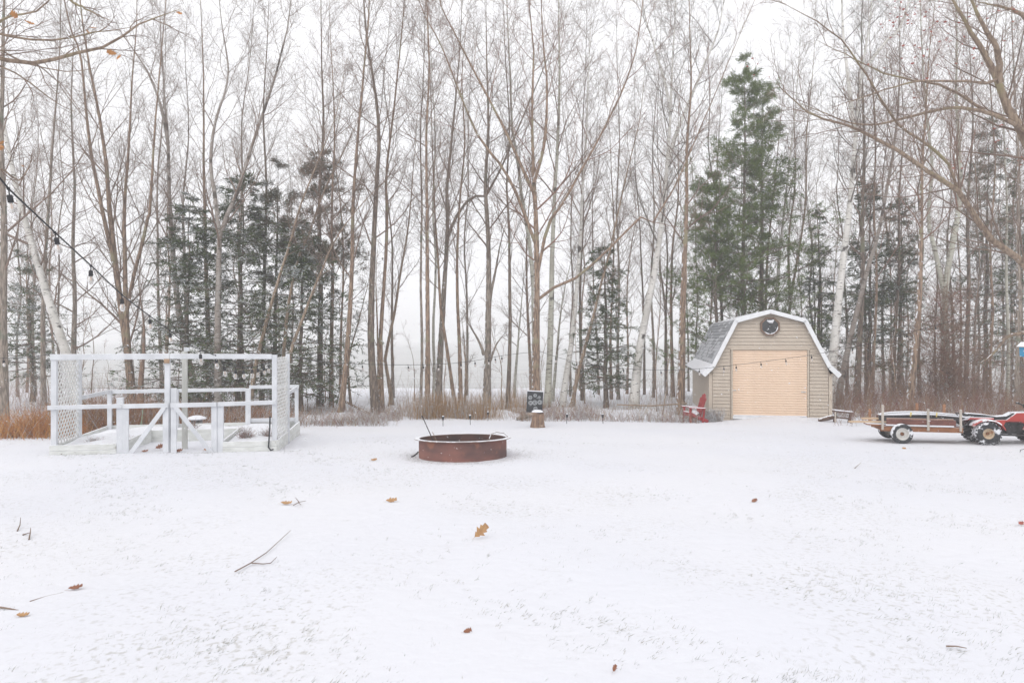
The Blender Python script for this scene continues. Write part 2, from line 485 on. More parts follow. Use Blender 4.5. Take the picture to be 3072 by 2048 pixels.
bare_tree('pale birch with dark lower trunk rising left of the hemlocks', [
    (25, [(455, 925), (436, 845), (424, 790), (410, 698), (402, 600), (394, 470), (388, 330), (374, 190), (362, 60)]),
    (13, [(432, 830), (425, 600), (419, 460), (428, 300), (420, 130), (430, 20)]),
    (11, [(386, 330), (372, 250), (340, 170), (300, 110), (262, 50)])], barkm=B_PEEL, name='birch_tree', group='birches and aspens', lo=.25)
bare_tree('straight brown trunk between the two birches at the hemlocks', [(17, [(478, 928), (480, 790), (476, 640), (471, 470), (466, 330), (463, 180), (455, 30)])], barkm=B_BROWN)
bare_tree('forked brown-white birch bending right above the hemlocks', [
    (23, [(502, 950), (500, 800), (502, 650), (504, 535), (522, 488), (545, 435), (566, 360), (596, 270), (626, 180), (650, 90), (664, 20)]),
    (13, [(504, 535), (496, 460), (484, 380), (492, 280), (520, 170), (505, 40)])], barkm=B_PEEL, name='birch_tree', group='birches and aspens', lo=.3)
bare_tree('thin grey stem rising out of the hemlocks beside the forked birch', [(11, [(560, 930), (556, 780), (552, 600), (560, 440), (556, 280), (572, 120)])], barkm=B_GREY, d=32)
bare_tree('slender tan stem leaning right in front of the hemlocks', [(14, [(574, 930), (584, 850), (597, 790), (620, 705), (643, 628), (666, 560), (690, 480), (735, 370), (778, 260)])], barkm=B_TAN, d=26.5, ztop=14, cw=2, lo=.4)
bare_tree('second leaning tan stem beside the lattice enclosure', [(13, [(640, 930), (652, 815), (662, 700), (684, 590), (706, 540), (744, 430), (800, 320), (860, 190)])], barkm=B_TAN, d=26.8, ztop=14, cw=2, lo=.4)
bare_tree('lowest leaning tan stem arching over the right hemlock', [(13, [(650, 935), (665, 815), (690, 740), (718, 668), (752, 590), (786, 530), (850, 455), (930, 385)])], barkm=B_TAN, d=26, ztop=None, cw=2, lo=.4)
bare_tree('dark straight trunk in the right hemlock', [(14, [(601, 930), (604, 780), (606, 600), (612, 430), (608, 260), (620, 90)])], barkm=B_DARK)
bare_tree('dark trunk with pine boughs right of the hemlocks', [(20, [(735, 936), (736, 790), (738, 640), (734, 480), (742, 300), (735, 120)])], barkm=B_DARK)
bare_tree('straight dark brown trunk right of the pine boughs', [(14, [(761, 938), (762, 800), (763, 640), (760, 470), (766, 300), (760, 100)])], barkm=B_BROWN, twig=TWIG_RED)
bare_tree('brown trunk leaning right out of the lawn edge brush', [(17, [(782, 952), (794, 840), (800, 760), (808, 600), (810, 470), (822, 320), (838, 160), (850, 30)])], barkm=B_BROWN, lo=.22)
bare_tree('pale thin trunk behind the brown leaning trunk', [(9, [(806, 930), (800, 830), (826, 720), (850, 640), (870, 590)])], barkm=B_TAN, cw=1.4, ztop=None)
bare_tree('thick dark trunk standing at the lawn edge left of the fire ring', [(24, [(864, 950), (856, 860), (852, 770), (856, 630), (861, 510), (864, 430), (870, 320), (862, 220), (846, 120), (834, 20)])], barkm=B_DARK, lo=.28, n1=26)
bare_tree('tall brown stem close behind the thick dark trunk', [(15, [(878, 946), (874, 840), (874, 760), (884, 610), (888, 500), (886, 400), (905, 250), (920, 110), (930, 20)]), (9, [(870, 935), (868, 760), (866, 620), (872, 520)])], barkm=B_BROWN, lo=.3)
bare_tree('slender pale S-shaped stem right of the thick dark trunk', [(12, [(902, 930), (892, 870), (884, 826), (894, 775), (908, 710), (920, 630), (940, 520), (950, 400), (958, 280)])], barkm=B_TAN, ztop=13, cw=1.7)
bare_tree('slim straight stem in the tan grass left of the stout one', [(9, [(966, 944), (969, 800), (966, 640), (969, 470), (966, 320), (975, 160)])], barkm=B_GREY, lo=.35)
bare_tree('stout grey-brown trunk in the tan grass behind the fire ring', [(17, [(981, 950), (982, 820), (981, 640), (980, 460), (979, 300), (986, 160), (982, 20)])], barkm=B_BROWN, lo=.3)
bare_tree('grey trunk bending right in the tan grass', [(22, [(1007, 926), (1010, 840), (1016, 740), (1024, 600), (1028, 500), (1026, 430), (1040, 280), (1052, 150), (1060, 20)]), (10, [(1024, 560), (1046, 500), (1085, 450), (1140, 410)])], barkm=B_GREY, lo=.3)
bare_tree('thin whitish stem hugging the bending grey trunk', [(10, [(999, 915), (997, 830), (996, 740), (1002, 600), (995, 480), (1000, 320), (990, 150)])], barkm=B_ASPEN, name='aspen_tree', group='birches and aspens')
bare_tree('leaning stem propped beside the bending grey trunk', [(11, [(1046, 938), (1036, 865), (1024, 783), (1012, 700), (1003, 560), (996, 450)])], barkm=B_BROWN, cw=1.4)
bare_tree('straight brown trunk rising at the right end of the tan grass', [(13, [(1058, 938), (1056, 820), (1051, 700), (1050, 580), (1056, 470), (1068, 330), (1062, 180), (1075, 30)])], barkm=B_BROWN)
bare_tree('short crooked stem at the right end of the tan grass', [(10, [(1068, 934), (1070, 850), (1064, 770), (1056, 710)])], barkm=B_TAN, cw=1.2)
bare_tree('stout pale grey trunk standing alone before the open water', [
    (26, [(1117, 936), (1120, 830), (1121, 740), (1123, 620), (1119, 500), (1115, 420), (1122, 290), (1118, 130)]),
    (10, [(1112, 815), (1098, 780), (1075, 740), (1062, 710)]), (9, [(1125, 830), (1138, 795), (1155, 770), (1170, 755)]),
    (10, [(1123, 700), (1140, 610), (1155, 540), (1180, 470)])], barkm=B_GREY, lo=.32, n1=26)
bare_tree('slim dark trunk midway between the stout grey one and the target', [(13, [(1166, 938), (1171, 800), (1171, 640), (1168, 500), (1164, 430), (1170, 280), (1160, 120)])], barkm=B_DARK, lo=.3)
bare_tree('thin white-spotted stem just left of the target tree', [(10, [(1181, 912), (1186, 830), (1194, 740), (1202, 650), (1212, 560)])], barkm=B_ASPEN, name='aspen_tree', group='birches and aspens', cw=1.4)
bare_tree('big central tree with the black target leaning at its foot', [
    (29, [(1231, 960), (1231, 860), (1232, 740), (1233, 610), (1230, 480), (1224, 360), (1222, 240), (1226, 120), (1216, 10)]),
    (10, [(1230, 560), (1184, 440), (1150, 380), (1091, 300), (1016, 112), (962, 0)]),
    (10, [(1224, 440), (1160, 300), (1091, 170), (1035, 60), (1010, 0)]),
    (11, [(1232, 640), (1258, 520), (1290, 470), (1330, 400), (1390, 290), (1440, 180), (1470, 60)]),
    (8, [(1233, 690), (1262, 665), (1320, 640), (1390, 580), (1470, 500), (1540, 450)]),
    (11, [(1226, 420), (1250, 330), (1256, 200), (1246, 60)])], barkm=B_BROWN, d=26.5, lo=.3, n1=24, cw=3.2, twig=TWIG_RED)
bare_tree('pale aspen crossing behind the big central tree', [(19, [(1228, 935), (1228, 800), (1224, 650), (1213, 535), (1199, 460), (1190, 380), (1176, 290), (1172, 170), (1165, 40)])], barkm=B_ASPEN, d=30, name='aspen_tree', group='birches and aspens', lo=.35)
bare_tree('first pale aspen right of the big central tree', [(22, [(1257, 938), (1262, 830), (1266, 720), (1268, 600), (1272, 470), (1280, 340), (1285, 200), (1284, 40)])], barkm=B_ASPEN, name='aspen_tree', group='birches and aspens', lo=.35)
bare_tree('thin aspen leaning right beside the first pale aspen', [(11, [(1268, 930), (1278, 820), (1290, 700), (1312, 600), (1330, 520)])], barkm=B_ASPEN, name='aspen_tree', group='birches and aspens', cw=1.3, d=33)
bare_tree('white birch leaning right midway from the central tree to the shed', [(20, [(1290, 936), (1303, 850), (1315, 770), (1326, 650), (1334, 540), (1338, 440), (1347, 300), (1350, 160), (1358, 20)])], barkm=B_BIRCH, name='birch_tree', group='birches and aspens', lo=.35)
bare_tree('light brown stem slanting right in front of the small hemlock', [(13, [(1312, 936), (1325, 868), (1340, 810), (1360, 735), (1378, 660), (1400, 575), (1418, 490), (1440, 390), (1470, 260)])], barkm=B_TAN, ztop=14, cw=1.8)
bare_tree('slim greenish trunk behind the slanting light brown stem', [(11, [(1338, 932), (1334, 800), (1332, 660), (1340, 500), (1338, 330), (1346, 140)])], barkm=B_DARK, d=33)
bare_tree('large white birch leaning right at the left side of the shed', [
    (29, [(1455, 938), (1463, 850), (1472, 780), (1490, 690), (1508, 590), (1524, 470), (1532, 380), (1541, 260), (1548, 130), (1556, 10)]),
    (14, [(1532, 380), (1552, 310), (1580, 240), (1616, 150), (1650, 60)]),
    (10, [(1541, 260), (1525, 180), (1500, 90), (1480, 20)])], barkm=B_BIRCH, name='birch_tree', group='birches and aspens', lo=.35, n1=26, cw=3.0, twig=TWIG_GREY)
bare_tree('thin straight trunk just left of the large leaning birch', [(10, [(1420, 936), (1418, 800), (1421, 640), (1416, 480), (1424, 320), (1420, 130)])], barkm=B_GREY, d=34)
bare_tree('slim trunk right of the small hemlock', [(9, [(1500, 930), (1502, 800), (1496, 660), (1504, 500), (1500, 330), (1512, 160)])], barkm=B_GREY, d=35)
bare_tree('thick brown trunk close beside the red chair', [(26, [(1562, 940), (1566, 840), (1569, 720), (1573, 590), (1577, 470), (1576, 340), (1584, 200), (1580, 60)])], barkm=B_BROWN, d=27.5, lo=.35)
bare_tree('thin pale birch above the right slope of the shed roof', [(14, [(1776, 850), (1784, 700), (1792, 590), (1806, 470), (1815, 380), (1826, 260), (1832, 120), (1842, 10)])], d=36, barkm=B_BIRCH, name='birch_tree', group='birches and aspens')
bare_tree('twin-stemmed pale trunk behind the shed ridge', [(12, [(1800, 850), (1815, 700), (1835, 590), (1852, 460), (1850, 320), (1862, 140)]), (9, [(1815, 700), (1812, 560), (1824, 420), (1818, 260)])], d=37, barkm=B_TAN)
bare_tree('tall white birch with black bands right of the shed', [
    (31, [(1903, 930), (1910, 860), (1917, 790), (1927, 690), (1941, 560), (1952, 450), (1958, 350), (1966, 260), (1975, 160), (1992, 60), (2000, 0)]),
    (15, [(1962, 300), (1952, 220), (1945, 130), (1940, 40)]),
    (11, [(1972, 190), (2000, 140), (2040, 90), (2080, 40)])], d=28.5, barkm=B_BIRCH, name='birch_tree', group='birches and aspens', lo=.4, cw=2.6, twig=TWIG_GREY)
bare_tree('peeling brown birch leaning right beyond the shed corner', [(18, [(1922, 925), (1938, 850), (1955, 770), (1974, 690), (1996, 600), (2014, 540), (2030, 450), (2050, 320), (2062, 180)])], d=30, barkm=B_PEEL, name='birch_tree', group='birches and aspens', lo=.45)
bare_tree('dark trunk standing between shed and trailer', [(20, [(1968, 930), (1972, 800), (1980, 660), (1982, 500), (1990, 330), (1986, 150)])], barkm=B_DARK, d=31)
bare_tree('reddish slim trunk above the left end of the trailer', [(12, [(2002, 930), (2006, 800), (2010, 640), (2004, 480), (2012, 300), (2006, 120)])], barkm=B_BROWN, d=32, twig=TWIG_RED)
bare_tree('thin dark trunk above the trailer, nearest the big brown one', [(14, [(2052, 930), (2056, 780), (2064, 620), (2060, 460), (2068, 280), (2062, 100)])], barkm=B_DARK, d=33)
bare_tree('big straight brown trunk above the middle of the trailer', [(23, [(2088, 932), (2098, 830), (2110, 720), (2116, 620), (2121, 470), (2124, 360), (2130, 240), (2134, 110), (2142, 10)])], barkm=B_BROWN, d=27, lo=.35, twig=TWIG_RED)
bare_tree('pale forked trunk wrapped in brown vines above the trailer', [(27, [(2172, 932), (2174, 830), (2170, 730), (2172, 650), (2182, 580), (2193, 520), (2200, 440), (2196, 330), (2190, 210), (2196, 90)]), (14, [(2172, 690), (2150, 590), (2130, 500), (2140, 380), (2130, 240)])], barkm=B_ASPEN, d=28, name='aspen_tree', group='birches and aspens', lo=.4, twig=TWIG_RED)
bare_tree('dark slim trunk right of the vine-wrapped tree', [(16, [(2218, 930), (2222, 800), (2226, 640), (2218, 480), (2226, 300), (2222, 120)])], barkm=B_DARK, d=31)
bare_tree('thin crooked trunk above the four-wheeler seat', [(11, [(2276, 932), (2272, 840), (2278, 720), (2270, 560), (2282, 380), (2276, 180)])], barkm=B_BROWN, d=30)
bare_tree('snow-streaked grey trunk by the right edge under the birdhouse', [(20, [(2334, 934), (2333, 830), (2338, 700), (2334, 540), (2340, 360), (2336, 160)])], barkm=B_GREY, d=27)
bare_tree('slim whitish stem left of the snow-streaked trunk at right edge', [(11, [(2312, 930), (2316, 800), (2312, 640), (2318, 460), (2314, 280)])], barkm=B_ASPEN, d=29, name='aspen_tree', group='birches and aspens')

# slender hazy trees farther back: nothing in the photograph tells these apart
protos = []
for q in range(5):
    xx = 1176
    P = [(xx + random.uniform(-6, 6) * k ** .5, 900 - 110 * k) for k in range(8)]
    protos.append(bare_tree('slender hazy bare tree farther back among the trunks', [(8 + q, P)], d=34, barkm=[B_GREY, B_BROWN, B_DARK][q % 3], name='slender_tree',
                            group='slender hazy trees far back', n1=30, per_m=2.0, n2=7, n3=6, cw=2.4, lo=.18, ztop=17, thin=.8))
spots = [(40, 38), (62, 44), (140, 37), (205, 42), (236, 39), (345, 44), (372, 36), (540, 38), (655, 37), (690, 40), (820, 41), (930, 44), (1090, 46), (1205, 42), (1375, 40), (1440, 44), (1480, 39),
         (1530, 41), (1545, 37), (1600, 40), (1625, 44), (1660, 37), (1690, 42), (1760, 38), (1870, 39), (1885, 43), (1945, 40), (2030, 37), (2045, 43), (2075, 39), (2110, 44), (2150, 41), (2190, 38), (2205, 45),
         (2245, 38), (2262, 43), (2300, 41), (2325, 38), (2346, 44), (2395, 40), (-40, 36)]
spots += [(x_ + random.uniform(-9, 9), random.uniform(42, 54)) for x_ in list(range(10, 420, 62)) + list(range(560, 860, 90)) + list(range(1330, 2340, 84))]
spots += [(x_ + random.uniform(-12, 12), random.uniform(34, 39)) for x_ in list(range(-20, 860, 100)) + [915, 1075, 1210, 1310] + list(range(1400, 2400, 120))]
spots = [q for q in spots if not (840 < q[0] < 1240 and q[1] > 40) and not (150 < q[0] < 880 and random.random() < .45)]
for i, (fx, d) in enumerate(spots):
    if i < 5: o = protos[i]
    else: o = copy_tree(protos[i % 5])
    x = (fx * F - 1536) / FPX * d
    o.location = (x, d, float(gz(x, d))); o.rotation_euler = (random.uniform(-.03, .03), random.uniform(-.04, .04), random.uniform(0, 6.28))
    s = random.uniform(.8, 1.1); o.scale = (s, s, random.uniform(.85, 1.15))
# young whips in front
whips = []
for q in range(4):
    P = [(1176 + random.uniform(-5, 5), 935 - 50 * k) for k in range(6)]
    whips.append(bare_tree('thin bare sapling standing in the brush between the trunks', [(3.5, P)], d=29, barkm=[B_BROWN, B_TAN][q % 2], twig=TWIG_RED, name='sapling',
                           group='thin saplings in the brush', n1=10, n2=4, n3=3, cw=.9, lo=.25, ztop=None))
i = 0
for fx in list(range(20, 2340, 46)):
    fx += random.uniform(-18, 18); d = random.uniform(26.5, 33)
    if 1570 < fx < 1920 and d < 35: continue
    o = whips[i] if i < 4 else copy_tree(whips[i % 4])
    i += 1
    x = (fx * F - 1536) / FPX * d
    o.location = (x, d, float(gz(x, d))); o.rotation_euler = (random.uniform(-.1, .1), random.uniform(-.14, .14), random.uniform(0, 6.28))
    s = random.uniform(.6, 1.15); o.scale = (s, s, s)

# ------------------------------------------------------------ conifers
N_HEM = mat('hemlock_needles', (.115, .152, .062), (.070, .098, .044), .8, 4)
N_PINE = mat('pine_needles', (.150, .205, .050), (.092, .130, .036), .8, 4)
N_BROWN = mat('bronzed_pine_needles', (.135, .125, .072), (.085, .08, .05), .8, 4)
N_SNOW = mat('snowy_needles', (.55, .57, .57), (.40, .43, .42), .9, 6)
def leaf_quads(P, D, S, L, Wd, rng):
    """flat slivers: base points, headings, side vectors"""
    a = P - S * Wd * .5; b = P + S * Wd * .5; c = P + D * L + S * Wd * .35; e = P + D * L - S * Wd * .35
    V = np.stack([a, b, c, e], 1).reshape(-1, 3)
    return V, np.arange(len(V)).reshape(-1, 4)
def conifer(label, base, top, half, kind='hemlock', d=None, name='hemlock_tree', group='evergreens along the shore', snow=.16, bare=.12, n1=80, seed=1, needles=None, stemw=14, dens=1.0):
    rng = np.random.default_rng(seed)
    bx, by = base
    if d is None: d = G(bx * F, by * F).y
    b = Vector(((bx * F - 1536) / FPX * d, d, 0)); b.z = float(gz(b.x, d))
    root = empty(name, b, 0, label, 'tree', group)
    tp = W(top[0] * F, top[1] * F, d) - b
    H = tp.z; hw = half * F / FPX * d
    n = 16; h = np.linspace(0, 1, n)
    C = np.stack([tp.x * h + rng.normal(0, .02, n), rng.normal(0, .03, n), H * h - .1 * (h == 0)], 1)
    R = trunk_radii(stemw * d / FPX / 2, n, .015, .25, 1.)
    V, Q = tubes(C[None], R[None], 8)
    link('trunk', mesh_np('trunk', V, Q, B_DARK), root)
    pts = C[None]; drs = unit(np.gradient(C, axis=0))[None]
    pine = kind == 'pine'
    t = bare + (.985 - bare) * np.sort(rng.random(n1)) ** (.9 if pine else 1.)
    if pine:                                                   # boughs in whorls, with gaps between
        nw = max(6, int(H * (1 - bare) / .75)); t = bare + (.985 - bare) * (np.round((t - bare) / (.985 - bare) * nw) / nw) + rng.normal(0, .006, n1)
        t = np.clip(t, bare, .99)
    P = np.stack([np.interp(t, h, C[:, q]) for q in range(3)], 1); r = np.interp(t, h, R)
    az = np.arange(n1) * 2.4 + rng.normal(0, .5, n1); el = np.radians(rng.uniform(2, 24, n1) if pine else rng.uniform(-8, 16, n1))
    D = np.stack([np.cos(az) * np.cos(el), np.sin(az) * np.cos(el), np.sin(el)], 1)
    tt = (t - bare) / (1 - bare)
    prof = (1 - tt) ** (.70 if pine else .72) * np.minimum(1, .8 + 1.2 * tt)
    L = hw * prof * (.40 + .85 * rng.random(n1)) * (1 + .25 * np.sin(t * 40 + az)) + .15
    if pine: L *= np.where(rng.random(n1) < .22, .35, 1.)
    p1, d1 = grow(P, D, L, 6, .07, .045 if pine else -.035, rng)
    R1 = np.clip(r * .3, .008, .035)[:, None] * np.linspace(1, .25, 6)
    wood = [tubes(p1, R1, 3)]
    n2 = int((11 if pine else 13) * dens)
    P, D, t2, r, i = shoots(p1, d1, R1, n2, .22 if pine else .12, 1.0, 35, 65, rng, flat=.45 if pine else .72)
    L2 = np.clip(L[i] * .42 * (1.15 - .75 * t2) * (.6 + .7 * rng.random(len(i))), .12, 1.1)
    p2, d2 = grow(P, D, L2, 4, .12, .04 if pine else -.05, rng)
    kp = rng.random(len(i)) < np.clip(L[i] / .9, .2, 1); p2, d2, L2, i = p2[kp], d2[kp], L2[kp], i[kp]
    R2 = np.full((len(i), 4), .005); R2[:, -1] = .002
    wood.append(tubes(p2, R2, 3))
    V, Q = merge(wood)
    tag(link('boughs', mesh_np('boughs', V, Q, TWIG), root), kind='stuff')
    # needles
    if pine:
        n3 = 3; P, D, t3, r, i = shoots(p2, d2, R2, n3, .35, 1.0, 15, 45, rng)
        per = 11
        P = np.repeat(P, per, 0) + rng.normal(0, .05, (len(P) * per, 3)); D0 = np.repeat(D, per, 0)
        D = unit(D0 + rng.normal(0, .55, D0.shape)); S = unit(np.cross(D, rng.normal(size=D.shape)))
        Ln = rng.uniform(.09, .17, (len(P), 1)); Wd = rng.uniform(.012, .026, (len(P), 1))
    else:
        per = int(13 * dens); P, D, t3, r, i = shoots(p2, d2, R2, per, .05, 1.02, 30, 62, rng, flat=.85)
        P = P + rng.normal(0, .02, P.shape)
        S = unit(np.cross(D, np.array([0, 0, 1.]) + rng.normal(0, .45, D.shape)))
        Ln = rng.uniform(.08, .18, (len(P), 1)); Wd = rng.uniform(.020, .045, (len(P), 1))
    V, Q = leaf_quads(P, D, S, Ln, Wd, rng)
    # snow lies on the tops of whole sprays, not on single needles
    q = np.sin(P[:, 0] * 5.3 + 2 * np.sin(P[:, 2] * 3.1)) * np.sin(P[:, 1] * 4.7 + P[:, 2] * 4) + rng.normal(0, .35, len(P))
    mi = (q > np.quantile(q, 1 - snow)).astype(int)
    tag(link('foliage', mesh_np('foliage', V, Q, [needles or (N_PINE if pine else N_HEM), N_SNOW], mi, False), root), kind='stuff')
    return root
conifer('snow-dusted hemlock standing farthest left in the dark clump', (428, 930), (436, 440), 180, seed=21, snow=.3, bare=.05, d=28.2, n1=110)
conifer('tallest dark hemlock in the middle of the clump behind the enclosure', (548, 932), (560, 395), 235, seed=22, snow=.26, bare=.05, d=28.6, n1=140)
conifer('snowy hemlock at the right end of the clump behind the lattice', (690, 936), (694, 500), 185, seed=23, snow=.30, bare=.06, d=27.4, n1=110)
conifer('bronze-green pine showing above the right hemlock', (735, 930), (735, 345), 150, kind='pine', seed=24, bare=.42, snow=.1, d=29.5, n1=46, needles=N_BROWN, name='pine_tree')
conifer('thin bronze-green pine left of the bronze pine crown', (628, 930), (640, 372), 110, kind='pine', seed=34, bare=.5, snow=.1, d=30.5, n1=30, needles=N_BROWN, name='pine_tree')
conifer('small sparse hemlock between the central tree and the shed', (1392, 932), (1388, 545), 90, seed=25, snow=.2, bare=.10, d=30, n1=84, dens=.9)
conifer('tall green pine directly behind the shed', (1704, 905), (1712, 128), 200, kind='pine', seed=26, bare=.05, snow=.05, d=34.5, n1=124, name='pine_tree', stemw=18)
conifer('second green pine behind the right half of the shed', (1748, 905), (1752, 190), 200, kind='pine', seed=27, bare=.05, snow=.05, d=35.5, n1=110, name='pine_tree', stemw=17)
conifer('broad low pine reaching over the left eave of the shed', (1648, 905), (1640, 400), 200, kind='pine', seed=28, bare=.04, snow=.05, d=34, n1=100, name='pine_tree')
conifer('narrow hemlock over the right roof edge of the shed', (1880, 905), (1884, 470), 80, seed=29, snow=.2, d=36, n1=60)
conifer('dark hemlock right of the tall banded birch', (1996, 915), (1998, 400), 105, seed=30, snow=.2, d=33.5, n1=96)
conifer('hemlock behind the left part of the trailer', (2064, 915), (2072, 440), 100, seed=31, snow=.22, d=35, n1=70)
conifer('tall hazy hemlock above the four-wheeler', (2262, 915), (2272, 260), 130, seed=32, snow=.3, d=36, n1=90)
conifer('hazy hemlock cut by the right edge of the picture', (2338, 915), (2344, 350), 120, seed=33, snow=.3, d=34, n1=80)
conifer('pale hazy hemlock at the far left over the orange grass', (76, 948), (62, 560), 105, seed=35, snow=.34, d=32, n1=64, dens=.9)

# ------------------------------------------------------------ garden enclosure
def rotz(v, a):
    c, s = math.cos(a), math.sin(a); return Vector((v[0] * c - v[1] * s, v[0] * s + v[1] * c, v[2] if len(v) > 2 else 0))
GA = math.atan2(.9, 4.16); GO = Vector((-9.07, 14.4, .395)); GW, GD = 4.26, 3.45
garden = empty('garden_enclosure', GO, GA, 'white wooden garden enclosure with lattice ends, gates and raised beds', 'garden enclosure')
def gbeam(name, a, b, w, h, up=(0, 0, 1), m=m_white, parent=garden, bev=.006):
    return MB().beam(a, b, w, h, up).build(name, m, parent, bevel=bev)
# uprights
for x, y, z0, z1, w in [(.06, .05, 0, 1.98, .10), (GW - .05, .05, -.06, 1.97, .10), (.06, 1.36, .12, 1.96, .10), (GW + .10, 1.40, -.06, 1.96, .085),
                        (.06, GD - .05, -.12, 1.06, .09), (1.55, GD - .05, -.1, 1.06, .12), (GW - 1.02, GD - .05, -.1, 1.06, .12), (GW + .15, GD - .05, -.1, 1.06, .09)]:
    gbeam('post', (x, y, z0), (x, y, z1), w, w, (0, 1, 0))
gbeam('post', (2.30, .80, -.06), (2.30, .80, 2.04), .10, .10, (0, 1, 0), m_greypost)
cap = MB().box((2.34, .80, 2.08), (.10, .10, .08)).build('post_cap', m_white, garden)
# long beam over the front, in two lengths
gbeam('top_beam', (.0, .0, 1.945), (2.18, .0, 1.95), .045, .115)
gbeam('top_beam', (2.185, .0, 1.95), (GW - .1, .0, 1.935), .045, .105)
# middle rail with its butt joints
gbeam('rail', (-.03, -.045, .955), (1.31, -.045, .965), .04, .085)
gbeam('rail', (3.10, -.045, .965), (GW - .02, -.045, .985), .04, .085)
# side and back rails
gbeam('rail', (.06, 1.41, 1.03), (.06, GD - .1, 1.03), .04, .09)
gbeam('rail', (.11, GD - .02, 1.02), (1.49, GD - .02, 1.03), .04, .09)
gbeam('rail', (1.61, GD - .02, 1.03), (GW - 1.08, GD - .02, 1.03), .04, .085)
gbeam('rail', (GW - 1.0, GD + .002, 1.09), (GW + .20, GD + .002, 1.09), .05, .085)
gbeam('rail', (GW - .96, GD - .04, .26), (GW + .1, GD - .04, .26), .04, .09)
gbeam('rail', (GW + .06, 1.45, 1.03), (GW + .15, GD - .1, 1.06), .04, .085)
# gates: two leaves meeting at the middle, each with a diagonal brace
for xa, xb, xf, xt in [(1.32, 2.17, 1.42, 2.10), (2.21, 3.09, 3.02, 2.30)]:
    g = empty('gate', (0, 0, 0)); g.parent = garden
    for x in (xa + .055, xb - .055):
        gbeam('stile', (x, -.03, -.05), (x, -.03, 1.0 if abs(x - 2.18) > .25 else .915), .035, .11, (1, 0, 0), parent=g)
    gbeam('gate_rail', (xa + .0, -.068, .96), (xb, -.068, .965), .035, .09, parent=g)
    gbeam('brace', (xf, -.07, -.06), (xt, -.07, .93), .03, .085, (0, -1, 0) if False else (0, 0, 1), parent=g)
gbeam('gate_post', (1.26, .02, -.05), (1.26, .02, 1.13), .10, .12, (1, 0, 0))
gbeam('gate_post', (3.15, .02, -.05), (3.15, .02, .93), .09, .12, (1, 0, 0))
gbeam('gate_post', (2.135, .03, -.05), (2.135, .03, 1.89), .08, .10, (1, 0, 0))
gbeam('gate_post', (2.25, .045, .3), (2.25, .045, 1.30), .06, .12, (1, 0, 0))
m_rawwood = mat('raw_cut_wood', (.42, .29, .19), (.30, .20, .13), .8, 20)
MB().box((2.135, -.03, 1.855), (.10, .05, .085)).build('wood_block', m_rawwood, garden)
# lattice ends: every strip is a part
m_lat = mat('lattice_paint', (.76, .76, .74), (.66, .66, .64), .6, 5, snow=.5)
def lattice(xp, y0, y1, z0, z1, pitch, w, skew=0.):
    p = empty('lattice_panel', (0, 0, 0)); p.parent = garden
    H = z1 - z0; D = y1 - y0; sl = 1.0                       # strips cross at 45 degrees
    for s, dx in ((1, -.006), (-1, .006)):
        c = -H / sl
        while c < D + H / sl:
            ya, yb = (c, c + H / sl) if s > 0 else (c + H / sl, c)
            pts = []
            t0, t1 = 0., 1.
            dy = yb - ya
            if abs(dy) > 1e-6:
                q = sorted(((0 - ya) / dy, (D - ya) / dy)); t0, t1 = max(t0, q[0]), min(t1, q[1])
            if t1 - t0 > .04:
                a = (xp + dx + skew * (ya + dy * t0) / D, y0 + ya + dy * t0, z0 + H * t0); b = (xp + dx + skew * (ya + dy * t1) / D, y0 + ya + dy * t1, z0 + H * t1)
                MB().beam(a, b, .009, w, (1, 0, 0) if False else (0, 0, 1)).build('lattice_strip', m_lat, p)
            c += pitch
    return p
lattice(.07, .10, 1.31, .20, 1.92, .150, .036)
lattice(GW - .05, .10, 1.35, -.02, 1.90, .150, .036, .15)
# raised beds: outer and inner boards, filled with snow
def gboard(a, b, z0, z1, w=.04):
    gbeam('bed_board', (*a, (z0 + z1) / 2), (*b, (z0 + z1) / 2), w, z1 - z0, m=m_whitebed)
gboard((0, -.02), (1.20, -.02), -.08, .10); gboard((0, -.018), (1.20, -.018), .103, .215)
gboard((3.20, -.02), (GW, -.02), -.10, .075); gboard((3.20, -.018), (GW, -.018), .078, .19)
gboard((0, 0), (0, GD), -.16, .20); gboard((GW + .01, 0), (GW + .21, GD), -.16, .05); gboard((GW + .012, 0), (GW + .212, GD), .054, .20)
gboard((0, GD + .05), (GW + .21, GD + .05), -.2, .20)
gboard((1.22, 0), (1.22, GD - 1.0), -.1, .20); gboard((3.18, 0), (3.18, GD - 1.0), -.1, .20); gboard((1.24, GD - 1.0), (3.16, GD - 1.0), -.16, .18)
def lump(x0, x1, y0, y1, z, n=14, amp=.04, seed=0):
    m = MB(); vs = []; fs = []
    for j in range(n + 1):
        for i in range(n + 1):
            x = x0 + (x1 - x0) * i / n; y = y0 + (y1 - y0) * j / n
            e = min(i, n - i, j, n - j) == 0
            vs.append((x, y, z - (.03 if e else 0) + amp * math.sin(5 * x + seed) * math.sin(4.3 * y + seed * 2) * (0 if e else 1)))
    for j in range(n):
        for i in range(n):
            a = j * (n + 1) + i; fs.append((a, a + 1, a + n + 2, a + n + 1))
    return m.add(vs, fs)
for a in [(.025, 1.195, .005, GD - 1.0, .17, 1), (3.21, GW - .02, .005, GD - 1.0, .15, 2), (.025, GW - .02, GD - .975, GD + .02, .15, 3)]:
    lump(a[0], a[1], a[2], a[3], a[4], seed=a[5]).build('bed_snow', m_snow, garden, smooth=True)
m_hose = mat('black_hose', (.045, .045, .05), (.03, .03, .035), .5, 10)
